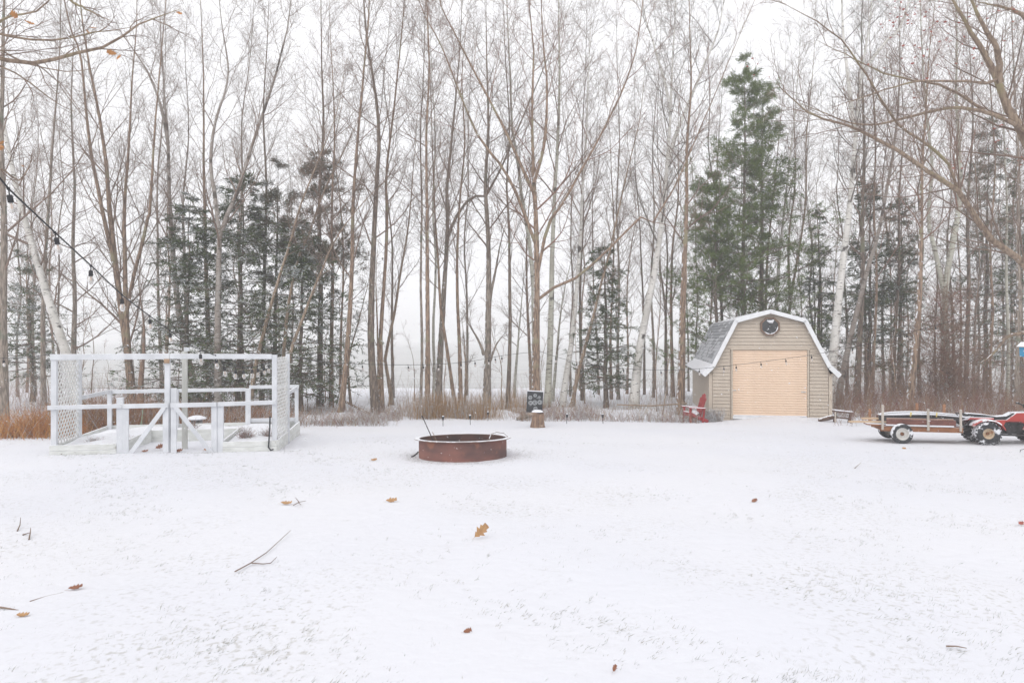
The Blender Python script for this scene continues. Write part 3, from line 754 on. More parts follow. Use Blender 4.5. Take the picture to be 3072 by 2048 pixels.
MB().tube([rotz((GW - .13, -.06, .70), GA) + GO, rotz((GW - .135, -.06, .45), GA) + GO, rotz((GW - .15, -.07, .2), GA) + GO, rotz((GW - .16, -.08, .06), GA) + GO, rotz((GW - .11, -.1, .0), GA) + GO, rotz((GW - .06, -.12, .02), GA) + GO], .016, 8).build('hose', m_hose, smooth=True)
tag(bpy.data.objects['hose'], 'black hose hanging by the right front post of the enclosure', 'hose')

# ------------------------------------------------------------ shed
m_siding = mat('tan_siding', (.52, .45, .37), (.48, .41, .335), .65, 3, (1, 1, 1), bump=.15, bscale=30)
m_trim = mat('tan_trim', (.54, .465, .38), (.50, .43, .35), .65, 4)
m_fascia = mat('white_fascia', (.78, .79, .80), (.70, .71, .72), .5, 5)
m_door = mat('tan_rollup_steel', (.74, .56, .415), (.68, .505, .37), .45, 2, metal=0, spec=.5)
m_alu = mat('aluminium', (.62, .62, .62), (.5, .5, .5), .4, 10, metal=.3)
m_shingle = mat('grey_shingle', (.36, .37, .385), (.25, .26, .275), .9, 10, c3=(.70, .71, .74), s3=2.2, t3=.48, bump=.4, bscale=60)
m_shingle2 = mat('snowy_grey_shingle', (.48, .49, .51), (.36, .37, .385), .9, 10, c3=(.74, .75, .78), s3=3.0, t3=.42, bump=.4, bscale=60)
m_glass = mat('dark_window_glass', (.03, .032, .035), (.05, .052, .055), .15, 3, spec=.5, c3=(.75, .76, .78), s3=9, t3=.66)
m_darkwood = mat('dark_window_frame', (.13, .085, .06), (.09, .06, .045), .6, 12)
SA = math.atan2(-.17, 1.0); SO = Vector((6.77, 25.0, -.12)); SW, SD = 3.86, 8.0
shed = empty('garden_shed', SO, SA, 'tan barn-roofed shed with peach roll-up door and octagon window', 'shed')
PEAK, KZ, KX, EZ, TX, TZ = 3.77, 3.45, .80, 1.90, -.27, 1.60        # gambrel: peak, knuckle, kick and eave tip
prof = [(TX, TZ), (.03, EZ), (KX, KZ), (SW / 2, PEAK), (SW - KX, KZ), (SW - .03, EZ), (SW - TX, TZ)]
wall = MB()
inner = [(0, 0), (SW, 0), (SW, 1.62), (SW - .09, 1.86), (SW - KX - .02, KZ - .10), (SW / 2, PEAK - .09), (KX + .02, KZ - .10), (.09, 1.86), (0, 1.62)]
DX0, DX1, DZ0, DZ1 = .70, 3.15, .10, 2.50
def xspan(z):
    """wall width between the roof slopes at a height"""
    xl = 0.
    P = [(0, 1.62), (.09, 1.86), (KX + .02, KZ - .10), (SW / 2, PEAK - .09)]
    for (xa, za), (xb, zb) in zip(P[:-1], P[1:]):
        if za <= z <= zb: return xa + (xb - xa) * (z - za) / (zb - za)
    return 0. if z < 1.62 else SW / 2
front = wall.prism([(x, .03, z) for x, z in inner], (0, .08, 0)).build('front_wall', m_siding, shed)
bp = .118                                                       # clapboards, one by one
z = .02
while z < PEAK - .14:
    z1 = z + bp
    a0, a1 = xspan(z), xspan(z1)
    segs = [(0, SW, a0, a1)]
    runs = [(None, None)]
    if z1 > DZ0 and z < DZ1 - .02: runs = [(None, DX0 - .05), (DX1 + .05, None)]
    for l_, r_ in runs:
        xl0, xl1 = (max(a0, .07), max(a1, .07)) if l_ is None else (l_, l_)
        xr0, xr1 = (min(SW - a0, SW - .07), min(SW - a1, SW - .07)) if r_ is None else (r_, r_)
        if xr0 - xl0 < .04 or xr1 - xl1 < .02: continue
        z1 = z + bp - .009
        vs = [(xl0, -.016, z), (xr0, -.016, z), (xr1, .008, z1), (xl1, .008, z1), (xl0, .031, z), (xr0, .031, z), (xr1, .031, z1), (xl1, .031, z1)]
        MB().add(vs, [(0, 1, 2, 3), (5, 4, 7, 6), (4, 5, 1, 0), (3, 2, 6, 7), (4, 0, 3, 7), (1, 5, 6, 2)]).build('clapboard', m_siding, front)
    z += bp
for x in (.0, SW):
    MB().box((x, .03, .80), (.11, .10, 1.62)).build('corner_trim', m_trim, front)
for sx, rot in ((0, 1), (SW, -1)):                              # side walls, boards too
    sw_ = MB().box((sx + (.045 if rot > 0 else -.045), SD / 2, .80), (.08, SD - .14, 1.62)).build('side_wall', m_siding, shed)
    zz = .0
    while zz < 1.55:
        xo = sx - .006 * rot
        vs = [(xo - .016 * rot, .09, zz), (xo - .016 * rot, SD, zz), (xo - .002 * rot, SD, zz + bp), (xo - .002 * rot, .09, zz + bp), (xo + .01 * rot, .09, zz), (xo + .01 * rot, SD, zz), (xo + .01 * rot, SD, zz + bp), (xo + .01 * rot, .09, zz + bp)]
        MB().add(vs, [(0, 1, 2, 3), (5, 4, 7, 6), (4, 5, 1, 0), (3, 2, 6, 7), (4, 0, 3, 7), (1, 5, 6, 2)]).build('clapboard', m_siding, sw_)
        zz += bp
MB().prism([(x, SD - .06, z) for x, z in inner], (0, .08, 0)).build('back_wall', m_siding, shed)
# roll-up door: curtain of slats between guides
door = empty('door', (0, 0, 0)); door.parent = shed
nsl = 27; sh = (DZ1 - .06 - DZ0 - .12) / nsl
sl = MB()
pr = [(math.sin(PI * k / 6) * .015, sh * k / 6) for k in range(7)]
vs = [(x, -.012 - y, z) for x in (DX0 + .03, DX1 - .03) for y, z in pr] + [(x, .01, z) for x in (DX0 + .03, DX1 - .03) for z in (0, sh)]
fs = [(k, 7 + k, 8 + k, k + 1) for k in range(6)] + [(14, 15, 17, 16)]
sl.add(vs, fs); slm = sl.mesh('door_slat', m_door, True)
for k in range(nsl):
    o = link('door_slat', slm, door); o.location = (0, 0, DZ0 + .12 + sh * k)
MB().box(((DX0 + DX1) / 2, -.012, DZ0 + .065), (DX1 - DX0 - .06, .05, .11)).build('bottom_bar', m_fascia, door)
MB().box(((DX0 + DX1) / 2, -.035, DZ0 + .135), (DX1 - DX0 - .1, .05, .03)).build('bottom_snow', m_snow, door)
MB().box(((DX0 + DX1) / 2, -.005, DZ0 + .0), (DX1 - DX0 - .06, .03, .02)).build('rubber_seal', m_hose, door)
for x in (DX0, DX1): MB().box((x, -.02, (DZ0 + DZ1) / 2), (.045, .07, DZ1 - DZ0)).build('door_guide', m_trim, door)
MB().box(((DX0 + DX1) / 2, -.025, DZ1 - .025), (DX1 - DX0 + .10, .09, .05)).build('door_head', m_trim, door)
MB().box((DX1 - .15, -.05, 1.05), (.14, .02, .03)).build('latch', m_alu, door); MB().box((DX0 + .09, -.05, 1.08), (.10, .02, .03)).build('latch', m_alu, door)
# octagon window
def octa(r, c, y): return [(c[0] + r * math.cos(PI / 8 + k * PI / 4), y, c[1] + r * math.sin(PI / 8 + k * PI / 4)) for k in range(8)]
win = empty('window', (0, 0, 0)); win.parent = shed
wc = (1.93, 3.23)
MB().prism(octa(.335, wc, -.045), (0, .06, 0)).build('window_frame', m_darkwood, win)
fr = MB()
A, B_ = octa(.335, wc, -.047), octa(.275, wc, -.047)
A2, B2 = octa(.335, wc, -.085), octa(.275, wc, -.085)
for k in range(8):
    j = (k + 1) % 8
    fr.add([A2[k], A2[j], B2[j], B2[k], B_[k], B_[j], A[k], A[j]], [(0, 1, 2, 3), (3, 2, 5, 4), (6, 7, 1, 0)])
fr.build('window_moulding', mat('brown_moulding', (.20, .13, .09), (.14, .09, .065), .6, 12), win)
MB().prism(octa(.274, wc, -.056), (0, .006, 0)).build('pane', m_glass, win)
sn_ = MB()
for ang in (-2.75, -1.963, -1.178, -.39):
    a = (wc[0] + .262 * math.cos(ang - .39), -.066, wc[1] + .262 * math.sin(ang - .39)); b = (wc[0] + .262 * math.cos(ang + .39), -.066, wc[1] + .262 * math.sin(ang + .39))
    if ang not in (-2.75,): sn_.beam(a, b, .02, .03)
sn_.tube([(wc[0] - .1, -.066, wc[1] + .2), (wc[0] - .02, -.07, wc[1] + .17), (wc[0] + .06, -.07, wc[1] + .16), (wc[0] + .12, -.066, wc[1] + .22)], [.015, .05, .055, .02], 8)
sn_.build('window_snow', m_snow, win, smooth=True)
# roof: decks, fascia boards, shingles
roof = empty('roof', (0, 0, 0)); roof.parent = shed
OH = -.17
for (xa, za), (xb, zb) in zip(prof[:-1], prof[1:]):
    d = Vector((xb - xa, 0, zb - za)).normalized(); nrm = Vector((-d.z, 0, d.x))
    a, b = Vector((xa, 0, za)), Vector((xb, 0, zb))
    q = [a, b, b - nrm * .05, a - nrm * .05]
    MB().prism([(p.x, OH + .02, p.z) for p in q], (0, SD + .3, 0)).build('roof_deck', m_fascia, roof)
    q = [a + nrm * .03, b + nrm * .03, b - nrm * .10, a - nrm * .10]
    MB().prism([(p.x, OH - .03, p.z) for p in q], (0, .045, 0)).build('fascia_board', m_fascia, roof)
    L = (b - a).length
    rows = max(2, int(round(L / .135))); rl = L / rows
    left = xb <= SW / 2 + .01
    up = d if left else -d
    st = a if left else b
    nw = 20 if left and xb < 1 else 10; pw = (SD + .26) / nw
    tri = MB()
    tri.add([(-.5 * pw + .008, -.006, .024), (.5 * pw - .008, -.006, .024), (.5 * pw - .008, rl, .004), (-.5 * pw + .008, rl, .004),
             (-.5 * pw + .008, -.006, .0), (.5 * pw - .008, -.006, .0)], [(0, 1, 2, 3), (4, 5, 1, 0), (4, 0, 3), (1, 5, 2)])
    sm = [tri.mesh('shingle', mm) for mm in (m_shingle, m_shingle2)]
    R = Matrix((Vector((0, -1 if left else 1, 0)), up, nrm)).transposed().to_4x4()
    for i in range(rows):
        for j in range(nw):
            y = OH + .06 + pw * (j + .5) + (pw * .5 if i % 2 else 0)
            if y > SD + .1: continue
            low = (i / rows > .45) if not (left and xb < 1 and xb > .2) else (i / rows < .55)
            o = link('shingle', sm[1 if random.random() < (.75 if low else .3) else 0], roof)
            p = st + up * (rl * i) + nrm * .004
            o.matrix_local = Matrix.Translation((p.x, y, p.z + random.uniform(0, .002))) @ R
# snow lying on the flared eaves and along the ridge
for s in (0, 1):
    a, b = (Vector((TX, 0, TZ)), Vector((.03, 0, EZ))) if s == 0 else (Vector((SW - TX, 0, TZ)), Vector((SW - .03, 0, EZ)))
    n_ = Vector((-.7, 0, .7)) if s == 0 else Vector((.7, 0, .7))
    MB().prism([(p.x, OH + .02, p.z) for p in (a + n_ * .018, b + n_ * .018, b + n_ * .05 + (b - a) * .12, a + n_ * .07)], (0, SD + .2, 0)).build('eave_snow', m_snow, roof)
for s in (-1, 1):
    a = Vector((SW / 2, 0, PEAK + .012)); b = Vector((SW / 2 + s * (SW / 2 - KX), 0, KZ + .012))
    MB().prism([(a.x, OH + .0, a.z), (b.x, OH + .0, b.z), (b.x, OH + .0, b.z + .018), (a.x, OH + .0, a.z + .02)], (0, SD + .2, 0)).build('ridge_snow', m_snow, roof)
for x in (-.14, SW + .14):
    MB().prism([(x - .13, OH + .04, TZ + .02), (x + .13, OH + .04, TZ + .02), (x + .13, OH + .04, TZ + .06), (x - .13, OH + .04, TZ + .06)], (0, SD + .1, 0)).build('soffit', m_trim, roof)

# ------------------------------------------------------------ fire ring
m_rust = mat('rusted_steel', (.25, .115, .092), (.125, .074, .068), .85, 1.6, (1, 1, 2.2), c3=(.27, .125, .085), s3=2.6, t3=.58, bump=.3, bscale=30)
m_sooty = mat('sooty_steel', (.12, .062, .05), (.06, .045, .042), .9, 3, c3=(.2, .1, .07), s3=5, t3=.62)
m_rim = mat('snow_dusted_steel_rim', (.40, .36, .34), (.26, .21, .19), .6, 5, metal=.2, snow=.70)
rc = Vector((-.97, 14.5, .385))
ring = empty('fire_ring', rc, 0, 'rusty round steel fire ring standing in the snow', 'fire ring')
ring.rotation_euler = (math.radians(-2.6), math.radians(-.6), 0)
RR = .865
MB().lathe([(RR, -.04), (RR, .355), (RR - .012, .355), (RR - .012, -.04)], 72, mi=0).build('ring_wall', [m_rust], ring, smooth=True)
MB().lathe([(RR - .014, .0), (RR - .014, .35)][::-1], 72).build('ring_inside', m_sooty, ring, smooth=True)
MB().lathe([(RR - .01, .352), (RR + .085, .352), (RR + .088, .360), (RR + .085, .366), (RR - .01, .366)], 72, closed=True).build('rim', m_rim, ring, smooth=True)
m_ash = mat('snowy_ash', (.25, .24, .23), (.12, .11, .10), .95, 5, c3=(.7, .7, .72), s3=6, t3=.6)
MB().lathe([(RR - .02, .03), (RR * .6, .07), (RR * .3, .05), (.0, .08)][::-1], 40).build('ash_bed', m_ash, ring, smooth=True)
gr_ = MB().tube([(RR - .34, .02, .33), (RR - .30, .06, .43), (RR - .2, .12, .455), (RR - .05, .10, .44), (RR + .02, .02, .38)], .012, 8)
gr_.tube([(RR - .28, .05, .42), (RR - .12, .0, .40), (RR + .03, -.1, .37)], .009, 6)
gr_.build('grate_handle', m_rim, ring, smooth=True)
m_iron = mat('black_iron', (.05, .048, .048), (.035, .033, .033), .6, 10)
pk = W(1268, 1251, 14.3) - rc; pk2 = W(1300, 1322, 14.3) - rc
pk3 = pk2 + (pk2 - pk) * .5
pokr = MB().tube([rc + pk, rc + pk2, rc + pk3], [.009, .009, .008], 8)
pokr.tube([rc + pk + Vector((-.012, 0, .03)), rc + pk], .013, 8)
tag(pokr.build('fire_poker', m_iron, smooth=True), 'thin black poker leaning out of the fire ring', 'poker')
stk = MB().tube([W(1297, 1295, 14.9), W(1303, 1306, 14.9), W(1311, 1325, 14.9), W(1315, 1345, 14.85)], [.006, .008, .01, .01], 6)
tag(stk.build('stick', B_TAN, smooth=True), 'pale thin stick leaning in the fire ring beside the poker', 'stick')
fg = MB()
g0 = G(1252, 1368); fg.tube([g0 + Vector((-.12, 0, .0)), g0 + Vector((-.05, 0, .03)), g0 + Vector((.02, .02, .10))], [.014, .016, .012], 6)
tag(fg.build('charred_stick', m_iron, smooth=True), 'short dark stick propped at the left foot of the fire ring', 'stick')

# ------------------------------------------------------------ red chair
m_red = mat('red_painted_wood', (.36, .035, .035), (.27, .026, .028), .45, 6, snow=.62, spec=.4)
cp = G(2082, 1266); cp = Vector((6.02, 24.1, float(gz(6.02, 24.1))))
chair = empty('adirondack_chair', cp, math.radians(192), 'red slatted adirondack chair with snow on its seat beside the shed', 'chair')
chair.scale = (.70, .80, .92)
def cb(name, a, b, w, h, up=(0, 0, 1), m=m_red, bev=.006): return MB().beam(a, b, w, h, up).build(name, m, chair, bevel=bev)
for s in (-1, 1):                                              # local +x is the way the chair looks
    cb('front_leg', (.40, s * .29, -.03), (.40, s * .29, .53), .03, .11, (1, 0, 0))
    cb('seat_rail', (.42, s * .25, .33), (-.52, s * .25, .03), .03, .12)
    cb('rear_leg', (-.22, s * .29, .0), (-.30, s * .29, .48), .03, .09, (1, 0, 0))
    arm = cb('armrest', (.50, s * .33, .545), (-.34, s * .31, .50), .13, .025)
    MB().beam((.49, s * .33, .565), (-.32, s * .31, .52), .10, .022).build('arm_snow', m_snow, chair)
    cb('arm_bracket', (.36, s * .29, .42), (.36, s * .345, .53), .08, .02, (1, 0, 0))
for k in range(6):
    t = k / 5; x = .42 - .56 * t; z = .375 - .18 * t
    cb('seat_slat', (x, -.27, z), (x, .27, z), .085, .02, (.3, 0, 1))
MB().lathe([(.0, .09), (.14, .08), (.22, .04), (.27, -.02)], 18, (.12, 0, .30), (.3, 0, 1)).build('seat_snow', m_snow, chair, smooth=True)
for k in range(5):
    y = (k - 2) * .108; top = 1.02 - .035 * (k - 2) ** 2
    bt = Vector((-.14, y * .9, .18)); tp = Vector((-.14 - .34 * (top - .18) / .84, y * 1.06, top))
    cb('back_slat', bt, tp, .088, .02, (1, 0, .35))
cb('back_rail', (-.29, -.29, .49), (-.29, .29, .49), .03, .08); cb('back_rail', (-.43, -.22, .80), (-.43, .22, .80), .025, .07); cb('front_rail', (.43, -.28, .30), (.43, .28, .30), .025, .12)
# snow-covered heap of stems beside it
m_frost = mat('snow_coated_stem', (.62, .62, .63), (.36, .34, .33), .9, 18)

# ------------------------------------------------------------ trailer with its load
m_deck = mat('red_brown_board', (.20, .085, .068), (.13, .058, .048), .75, 5, (1, 1, 4), snow=.55)
m_frame_w = mat('orange_brown_wood', (.32, .15, .075), (.22, .10, .055), .8, 6, (1, 1, 4), snow=.55)
m_stake = mat('weathered_stake', (.52, .47, .41), (.40, .36, .31), .8, 8, (1, 1, .3), snow=.6)
m_stake2 = mat('orange_stake', (.42, .22, .12), (.33, .17, .10), .8, 8)
m_tyre = mat('tyre_rubber', (.055, .056, .06), (.035, .036, .04), .85, 20, c3=(.75, .76, .79), s3=7, t3=.55, snow=.62, sn_dir=(-.75, -.15, .6))
m_rimw = mat('white_steel_rim', (.66, .65, .62), (.5, .48, .45), .5, 6, c3=(.30, .18, .12), s3=8, t3=.66)
m_rust2 = mat('rusty_hub', (.26, .12, .06), (.14, .07, .04), .8, 10)
TA = math.atan2(-.21, .977); tz = float(gz(9.04, 17.0))
trailer = empty('utility_trailer', (9.04, 17.02, tz), TA, 'small wooden stake trailer with snow-dusted white wheels', 'trailer')
def wheel(parent, c, R, wd, rimr, tyre_m, rim_m, hub_m, name='wheel', knobs=0):
    w = empty(name, c); w.parent = parent
    pr = [(rimr, -wd * .42), (R * .80, -wd * .5), (R * .95, -wd * .42), (R, -wd * .2), (R, wd * .2), (R * .95, wd * .42), (R * .80, wd * .5), (rimr, wd * .42)]
    MB().lathe(pr, 40, axis=(0, 1, 0)).build('tyre', tyre_m, w, smooth=True)
    rm = MB().lathe([(rimr + .008, -wd * .44), (rimr, -wd * .40), (rimr * .86, -wd * .36), (rimr * .80, -wd * .18), (rimr * .35, -wd * .16), (.0, -wd * .17)], 32, axis=(0, 1, 0))
    rm.lathe([(.0, wd * .17), (rimr * .8, wd * .18), (rimr, wd * .40), (rimr + .008, wd * .44)], 32, axis=(0, 1, 0))
    rm.build('rim', rim_m, w, smooth=True)
    MB().lathe([(rimr * .30, -wd * .16), (rimr * .28, -wd * .30), (.0, -wd * .32)], 16, axis=(0, 1, 0)).build('hub', hub_m, w, smooth=True)
    if knobs:
        kb = MB()
        for k in range(knobs):
            a = 2 * PI * k / knobs
            for s in (-1, 0, 1):
                aa = a + (.5 if s == 0 else 0) * 2 * PI / knobs
                R_ = Matrix.Rotation(-aa, 3, 'Y')
                kb.box(R_ @ Vector((R * (1.0 if s == 0 else .975), 0, 0)) + Vector((0, s * wd * .33, 0)), (.03, wd * .26, .035), R_)
        kb.build('tread', tyre_m, w)
    return w
wheel(trailer, (0, -.02, .225), .235, .17, .140, m_tyre, m_rimw, m_rust2)
wheel(trailer, (0, 1.04, .22), .235, .17, .140, m_tyre, m_rimw, m_rust2)
def tb(name, a, b, w, h, m, up=(0, 0, 1)): return MB().beam(a, b, w, h, up).build(name, m, trailer, bevel=.005)
tb('axle', (0, .03, .21), (0, 1.0, .21), .04, .04, m_iron)
x0, x1 = -.42, 1.32
for y in (.10, .92): tb('frame_beam', (x0, y, .325), (x1, y, .325), .06, .12, m_frame_w)
tb('cross_beam', (x0 + .03, .14, .33), (x0 + .03, .88, .33), .06, .10, m_frame_w); tb('cross_beam', (x1 - .03, .14, .33), (x1 - .03, .88, .33), .06, .10, m_frame_w)
for k in range(6): tb('deck_board', (x0, .18 + k * .13, .402), (x1, .18 + k * .13, .402), .12, .024, m_deck)
for y in (.085, .935): 
    tb('side_board', (x0 + .12, y, .475), (x1 - .15, y, .475), .03, .15, m_deck)
    tb('side_board', (x0 + .12, y, .565), (x1 - .2, y, .565), .03, .025, m_frame_w)
for x, h in ((x0 + .03, .88), (.58, .80), (x1 - .06, .80)):
    tb('stake', (x, .05, .30), (x, .05, h), .04, .05, m_stake, (1, 0, 0))
for x, h in ((x0 - .02, .70), (.62, .86), (1.22, .84)):
    tb('stake', (x, .97, .30), (x, .97, h), .04, .06, m_stake2, (1, 0, 0))
tb('tailboard', (x0 - .30, .25, .415), (x0 + .05, .25, .40), .30, .03, m_frame_w)
tb('drawbar', (x1, .5, .30), (x1 + .75, .42, .34), .06, .06, m_iron)
MB().beam((x0 + .1, .062, .415), (x1 - .2, .062, .41), .05, .028).build('edge_snow', m_snow, trailer)
def onT(p): return rotz(p, TA) + Vector((9.04, 17.02, tz))
# pale planks sticking out of the back
m_plank = mat('pale_plank', (.62, .47, .33), (.52, .38, .26), .7, 5, (1, 4, 4))
for k, (y, z_, xa, lab) in enumerate([(.40, .435, -1.05, 'longest pale plank sticking out of the trailer back'), (.58, .50, -.72, 'upper pale plank lying in the back of the trailer')]):
    pl = MB().beam(onT((xa, y, z_)), onT((.5, y, z_ + .03)), .15, .035).build('plank', m_plank, bevel=.003); tag(pl, lab, 'plank', 'planks in the trailer')
# sled-like dark shell with a snow-white rim lying in the bed
m_shell = mat('dark_plastic_shell', (.075, .07, .07), (.05, .047, .05), .6, 6, c3=(.6, .6, .62), s3=9, t3=.62)
m_shellw = mat('grey_shell_end', (.60, .61, .63), (.5, .51, .53), .6, 4)
sled = empty('sled', onT((.0, 0, .0)), TA, 'long dark plastic sled with snowy rim loaded on the trailer', 'sled')
sx0, sx1 = -.36, 1.62
def hull(off, z0, z1):
    vs = []; fs = []; n = 22
    for i in range(n + 1):
        t = i / n; x = sx0 + (sx1 - sx0) * t
        wv = (.26 * min(1, (t * 5) ** .6) * min(1, ((1 - t) * 7) ** .5)) + .04
        lift = .16 * max(0, (t - .72) / .28) ** 1.6
        top = z1 + .05 * math.sin(PI * min(1, t * 1.1))
        for y, z in [(-wv - off, top), (-wv * .92 - off, (z0 + lift + top) / 2), (-wv * .75, z0 + lift - off), (wv * .75, z0 + lift - off), (wv * .92 + off, (z0 + lift + top) / 2), (wv + off, top)]:
            vs.append((x, .5 + y, z))
    for i in range(n):
        for j in range(5): fs.append((i * 6 + j, i * 6 + j + 1, i * 6 + j + 7, i * 6 + j + 6))
    fs += [(0, 1, 2, 3, 4, 5), tuple(n * 6 + k for k in (5, 4, 3, 2, 1, 0))]
    return MB().add(vs, fs), vs
h_, vs_ = hull(0, .46, .61); h_.build('hull', m_shell, sled, smooth=True)
for side in (0, 5):
    pts = [Vector(vs_[i * 6 + side]) + Vector((0, 0, .005)) for i in range(23)]
    MB().tube(pts, .016, 6).build('rim', m_snow, sled, smooth=True)
MB().add([tuple(Vector(vs_[i * 6 + s]) + Vector((0, 0, -.02))) for i in range(23) for s in (0, 5)], [(i * 2, i * 2 + 1, i * 2 + 3, i * 2 + 2) for i in range(22)]).build('snow_fill', m_snow, sled, smooth=True)
MB().beam((1.25, .26, .56), (1.62, .28, .60), .03, .07).build('blunt_end', m_shellw, sled, bevel=.01)
m_yel = mat('yellow_strap', (.72, .58, .22), (.6, .48, .2), .7, 8)
for x in (.25, .80): MB().tube([(x, .20, .61), (x, .18, .65), (x + .01, .2, .70), (x + .03, .24, .67)], .016, 6).build('strap', m_yel, sled, smooth=True)

# ------------------------------------------------------------ four-wheeler
m_atv = mat('red_plastic', (.46, .060, .048), (.38, .050, .042), .5, 3, spec=.4, snow=.58, c3=(.6, .55, .55), s3=6, t3=.64)
m_seat = mat('black_vinyl', (.035, .037, .042), (.025, .027, .03), .5, 14, snow=.5)
m_engine = mat('dark_engine', (.07, .07, .072), (.03, .03, .032), .6, 12, metal=.2, c3=(.35, .35, .36), s3=10, t3=.62)
m_rimy = mat('tan_rim', (.62, .50, .36), (.5, .38, .26), .5, 6, c3=(.40, .17, .06), s3=9, t3=.55)
az = float(gz(10.9, 16.75))
atv = empty('four_wheeler', (10.86, 16.78, az), TA, 'red four-wheeler with black seat at the right edge of the picture', 'quad bike')
for x in (0, 1.13):
    for y in (0, .72):
        wheel(atv, (x, y, .255), .272 if x == 0 else .25, .26 if x == 0 else .18, .115, m_tyre, m_rimy, m_rust2, knobs=22)
def ab(name, a, b, w, h, m, up=(0, 0, 1), bev=.01): return MB().beam(a, b, w, h, up).build(name, m, atv, bevel=bev)
def fender(y, x0_, r, w, m, a0=8, a1=172, name='rear_fender'):
    vs = []; fs = []; n = 14
    for i in range(n + 1):
        a = math.radians(a1 + (a0 - a1) * i / n)
        for yy, rr in ((y - w / 2, r - .03), (y - w / 2 + .03, r), (y + w / 2 - .03, r), (y + w / 2, r - .03), (y + w / 2 - .03, r - .016), (y - w / 2 + .03, r - .016)):
            vs.append((x0_ + rr * 1.12 * math.cos(a), yy, .27 + rr * .92 * math.sin(a)))
    for i in range(n):
        for j in range(6): fs.append((i * 6 + j, i * 6 + (j + 1) % 6, i * 6 + 6 + (j + 1) % 6, i * 6 + 6 + j))
    return MB().add(vs, fs).build(name, m, atv, smooth=True)
fender(.02, 0, .335, .30, m_atv, 14, 150); fender(.70, 0, .335, .30, m_atv, 14, 150)
fender(.02, 1.13, .33, .26, m_atv, 30, 165, 'front_fender'); fender(.70, 1.13, .33, .26, m_atv, 30, 165, 'front_fender')
# body: side profile pushed across
def slab(name, poly, y0, y1, m, bev=.02): return MB().prism([(x, y0, z) for x, z in poly], (0, y1 - y0, 0)).build(name, m, atv, bevel=bev)
slab('rear_deck', [(-.38, .53), (-.30, .60), (.20, .60), (.20, .55), (-.30, .55)], .10, .62, m_atv)
slab('seat', [(-.34, .62), (-.30, .685), (.05, .66), (.30, .62), (.50, .64), (.64, .72), (.70, .70), (.52, .55), (.30, .53), (-.30, .59)], .23, .49, m_seat, .03)
slab('tank', [(.42, .50), (.55, .60), (.70, .72), (.95, .73), (1.15, .62), (1.12, .50), (.80, .46)], .20, .52, m_atv, .03)
slab('side_panel', [(.22, .55), (.46, .56), (.42, .46), (.34, .33), (.28, .30)], .12, .16, m_atv, .01)
slab('side_panel', [(.22, .55), (.46, .56), (.42, .46), (.34, .33), (.28, .30)], .56, .60, m_atv, .01)
slab('nose', [(1.15, .66), (1.34, .58), (1.40, .48), (1.30, .44), (1.1, .50)], .16, .56, m_atv, .03)
eng = MB().box((.62, .36, .36), (.42, .34, .26)).lathe([(.0, -.02), (.10, -.02), (.11, .02), (.10, .06)], 18, (.55, .17, .33), (0, 1, 0))
for k in range(5): eng.box((.66, .36, .42 + k * .022), (.26, .38, .009))
eng.build('engine', m_engine, atv)
ab('foot_rail', (.30, .06, .22), (.92, .06, .22), .12, .03, m_iron); ab('foot_rail', (.30, .66, .22), (.92, .66, .22), .12, .03, m_iron)
ab('frame_tube', (-.3, .36, .28), (1.3, .36, .28), .10, .06, m_iron); ab('rear_axle', (0, .05, .255), (0, .67, .255), .05, .05, m_iron)
ab('tail_bumper', (-.42, .15, .45), (-.42, .57, .45), .04, .10, m_iron)
hb = MB().tube([(.92, .02, .90), (.95, .14, .88), (.99, .26, .82), (.99, .46, .82), (.95, .58, .88), (.92, .70, .90)], .014, 8)
hb.tube([(1.0, .36, .70), (.99, .36, .83)], .03, 8).box((.97, .36, .86), (.10, .16, .08))
hb.build('handlebar', m_iron, atv, smooth=True)
for y in (.03, .69): MB().tube([(.915, y - .06, .905), (.92, y + .06, .90)], .022, 8).build('grip', m_seat, atv, smooth=True)
MB().tube([(.86, .08, .91), (.84, .06, .97)], .01, 6).build('mirror_stalk', m_iron, atv)
# rack over the rear
rk = MB()
for y in (.2, .36, .52): rk.tube([(-.45, y, .66), (-.10, y, .645)], .010, 6)
rk.tube([(-.45, .14, .66), (-.45, .58, .66)], .010, 6).tube([(-.45, .14, .66), (-.36, .14, .55)], .01, 6).tube([(-.45, .58, .66), (-.36, .58, .55)], .01, 6)
rk.build('rack', m_iron, atv, smooth=True)

# ------------------------------------------------------------ bird house on its hook
m_blue = mat('blue_painted_wood', (.07, .30, .50), (.05, .24, .42), .5, 5, c3=(.75, .78, .8), s3=11, t3=.60)
m_green = mat('green_paint', (.10, .34, .14), (.07, .26, .10), .5, 6)
hp = Vector((10.68, 15.2, 0)); hp.z = float(gz(hp.x, hp.y))
hook = empty('shepherd_hook', hp, 0, 'thin black garden hook with pronged foot at the right edge', 'garden hook')
MB().tube([(0.05, 0, -.1), (.05, 0, 1.0), (.05, 0, 2.25), (.02, 0, 2.42), (-.06, 0, 2.46), (-.10, 0, 2.40)], .009, 8).build('pole', m_iron, hook, smooth=True)
MB().tube([(-.16, 0, -.05), (-.14, 0, .05), (-.05, 0, .07), (.05, 0, .22)], .007, 6).tube([(.16, 0, -.05), (.14, 0, .05), (.05, 0, .22)], .007, 6).build('prongs', m_iron, hook, smooth=True)
bh = empty('birdhouse', hp + Vector((-.03, 0, 1.98)), math.radians(20), 'small blue painted birdhouse hanging at the right edge', 'birdhouse')
MB().prism([(-.085, -.07, 0), (.085, -.07, 0), (.10, -.07, .20), (.0, -.07, .28), (-.10, -.07, .20)], (0, .14, 0)).build('box', m_blue, bh, bevel=.004)
for s in (-1, 1): MB().beam((s * .14, -.0, .205), (-s * .0, 0, .30), .20, .014).build('roof_panel', m_stake, bh)
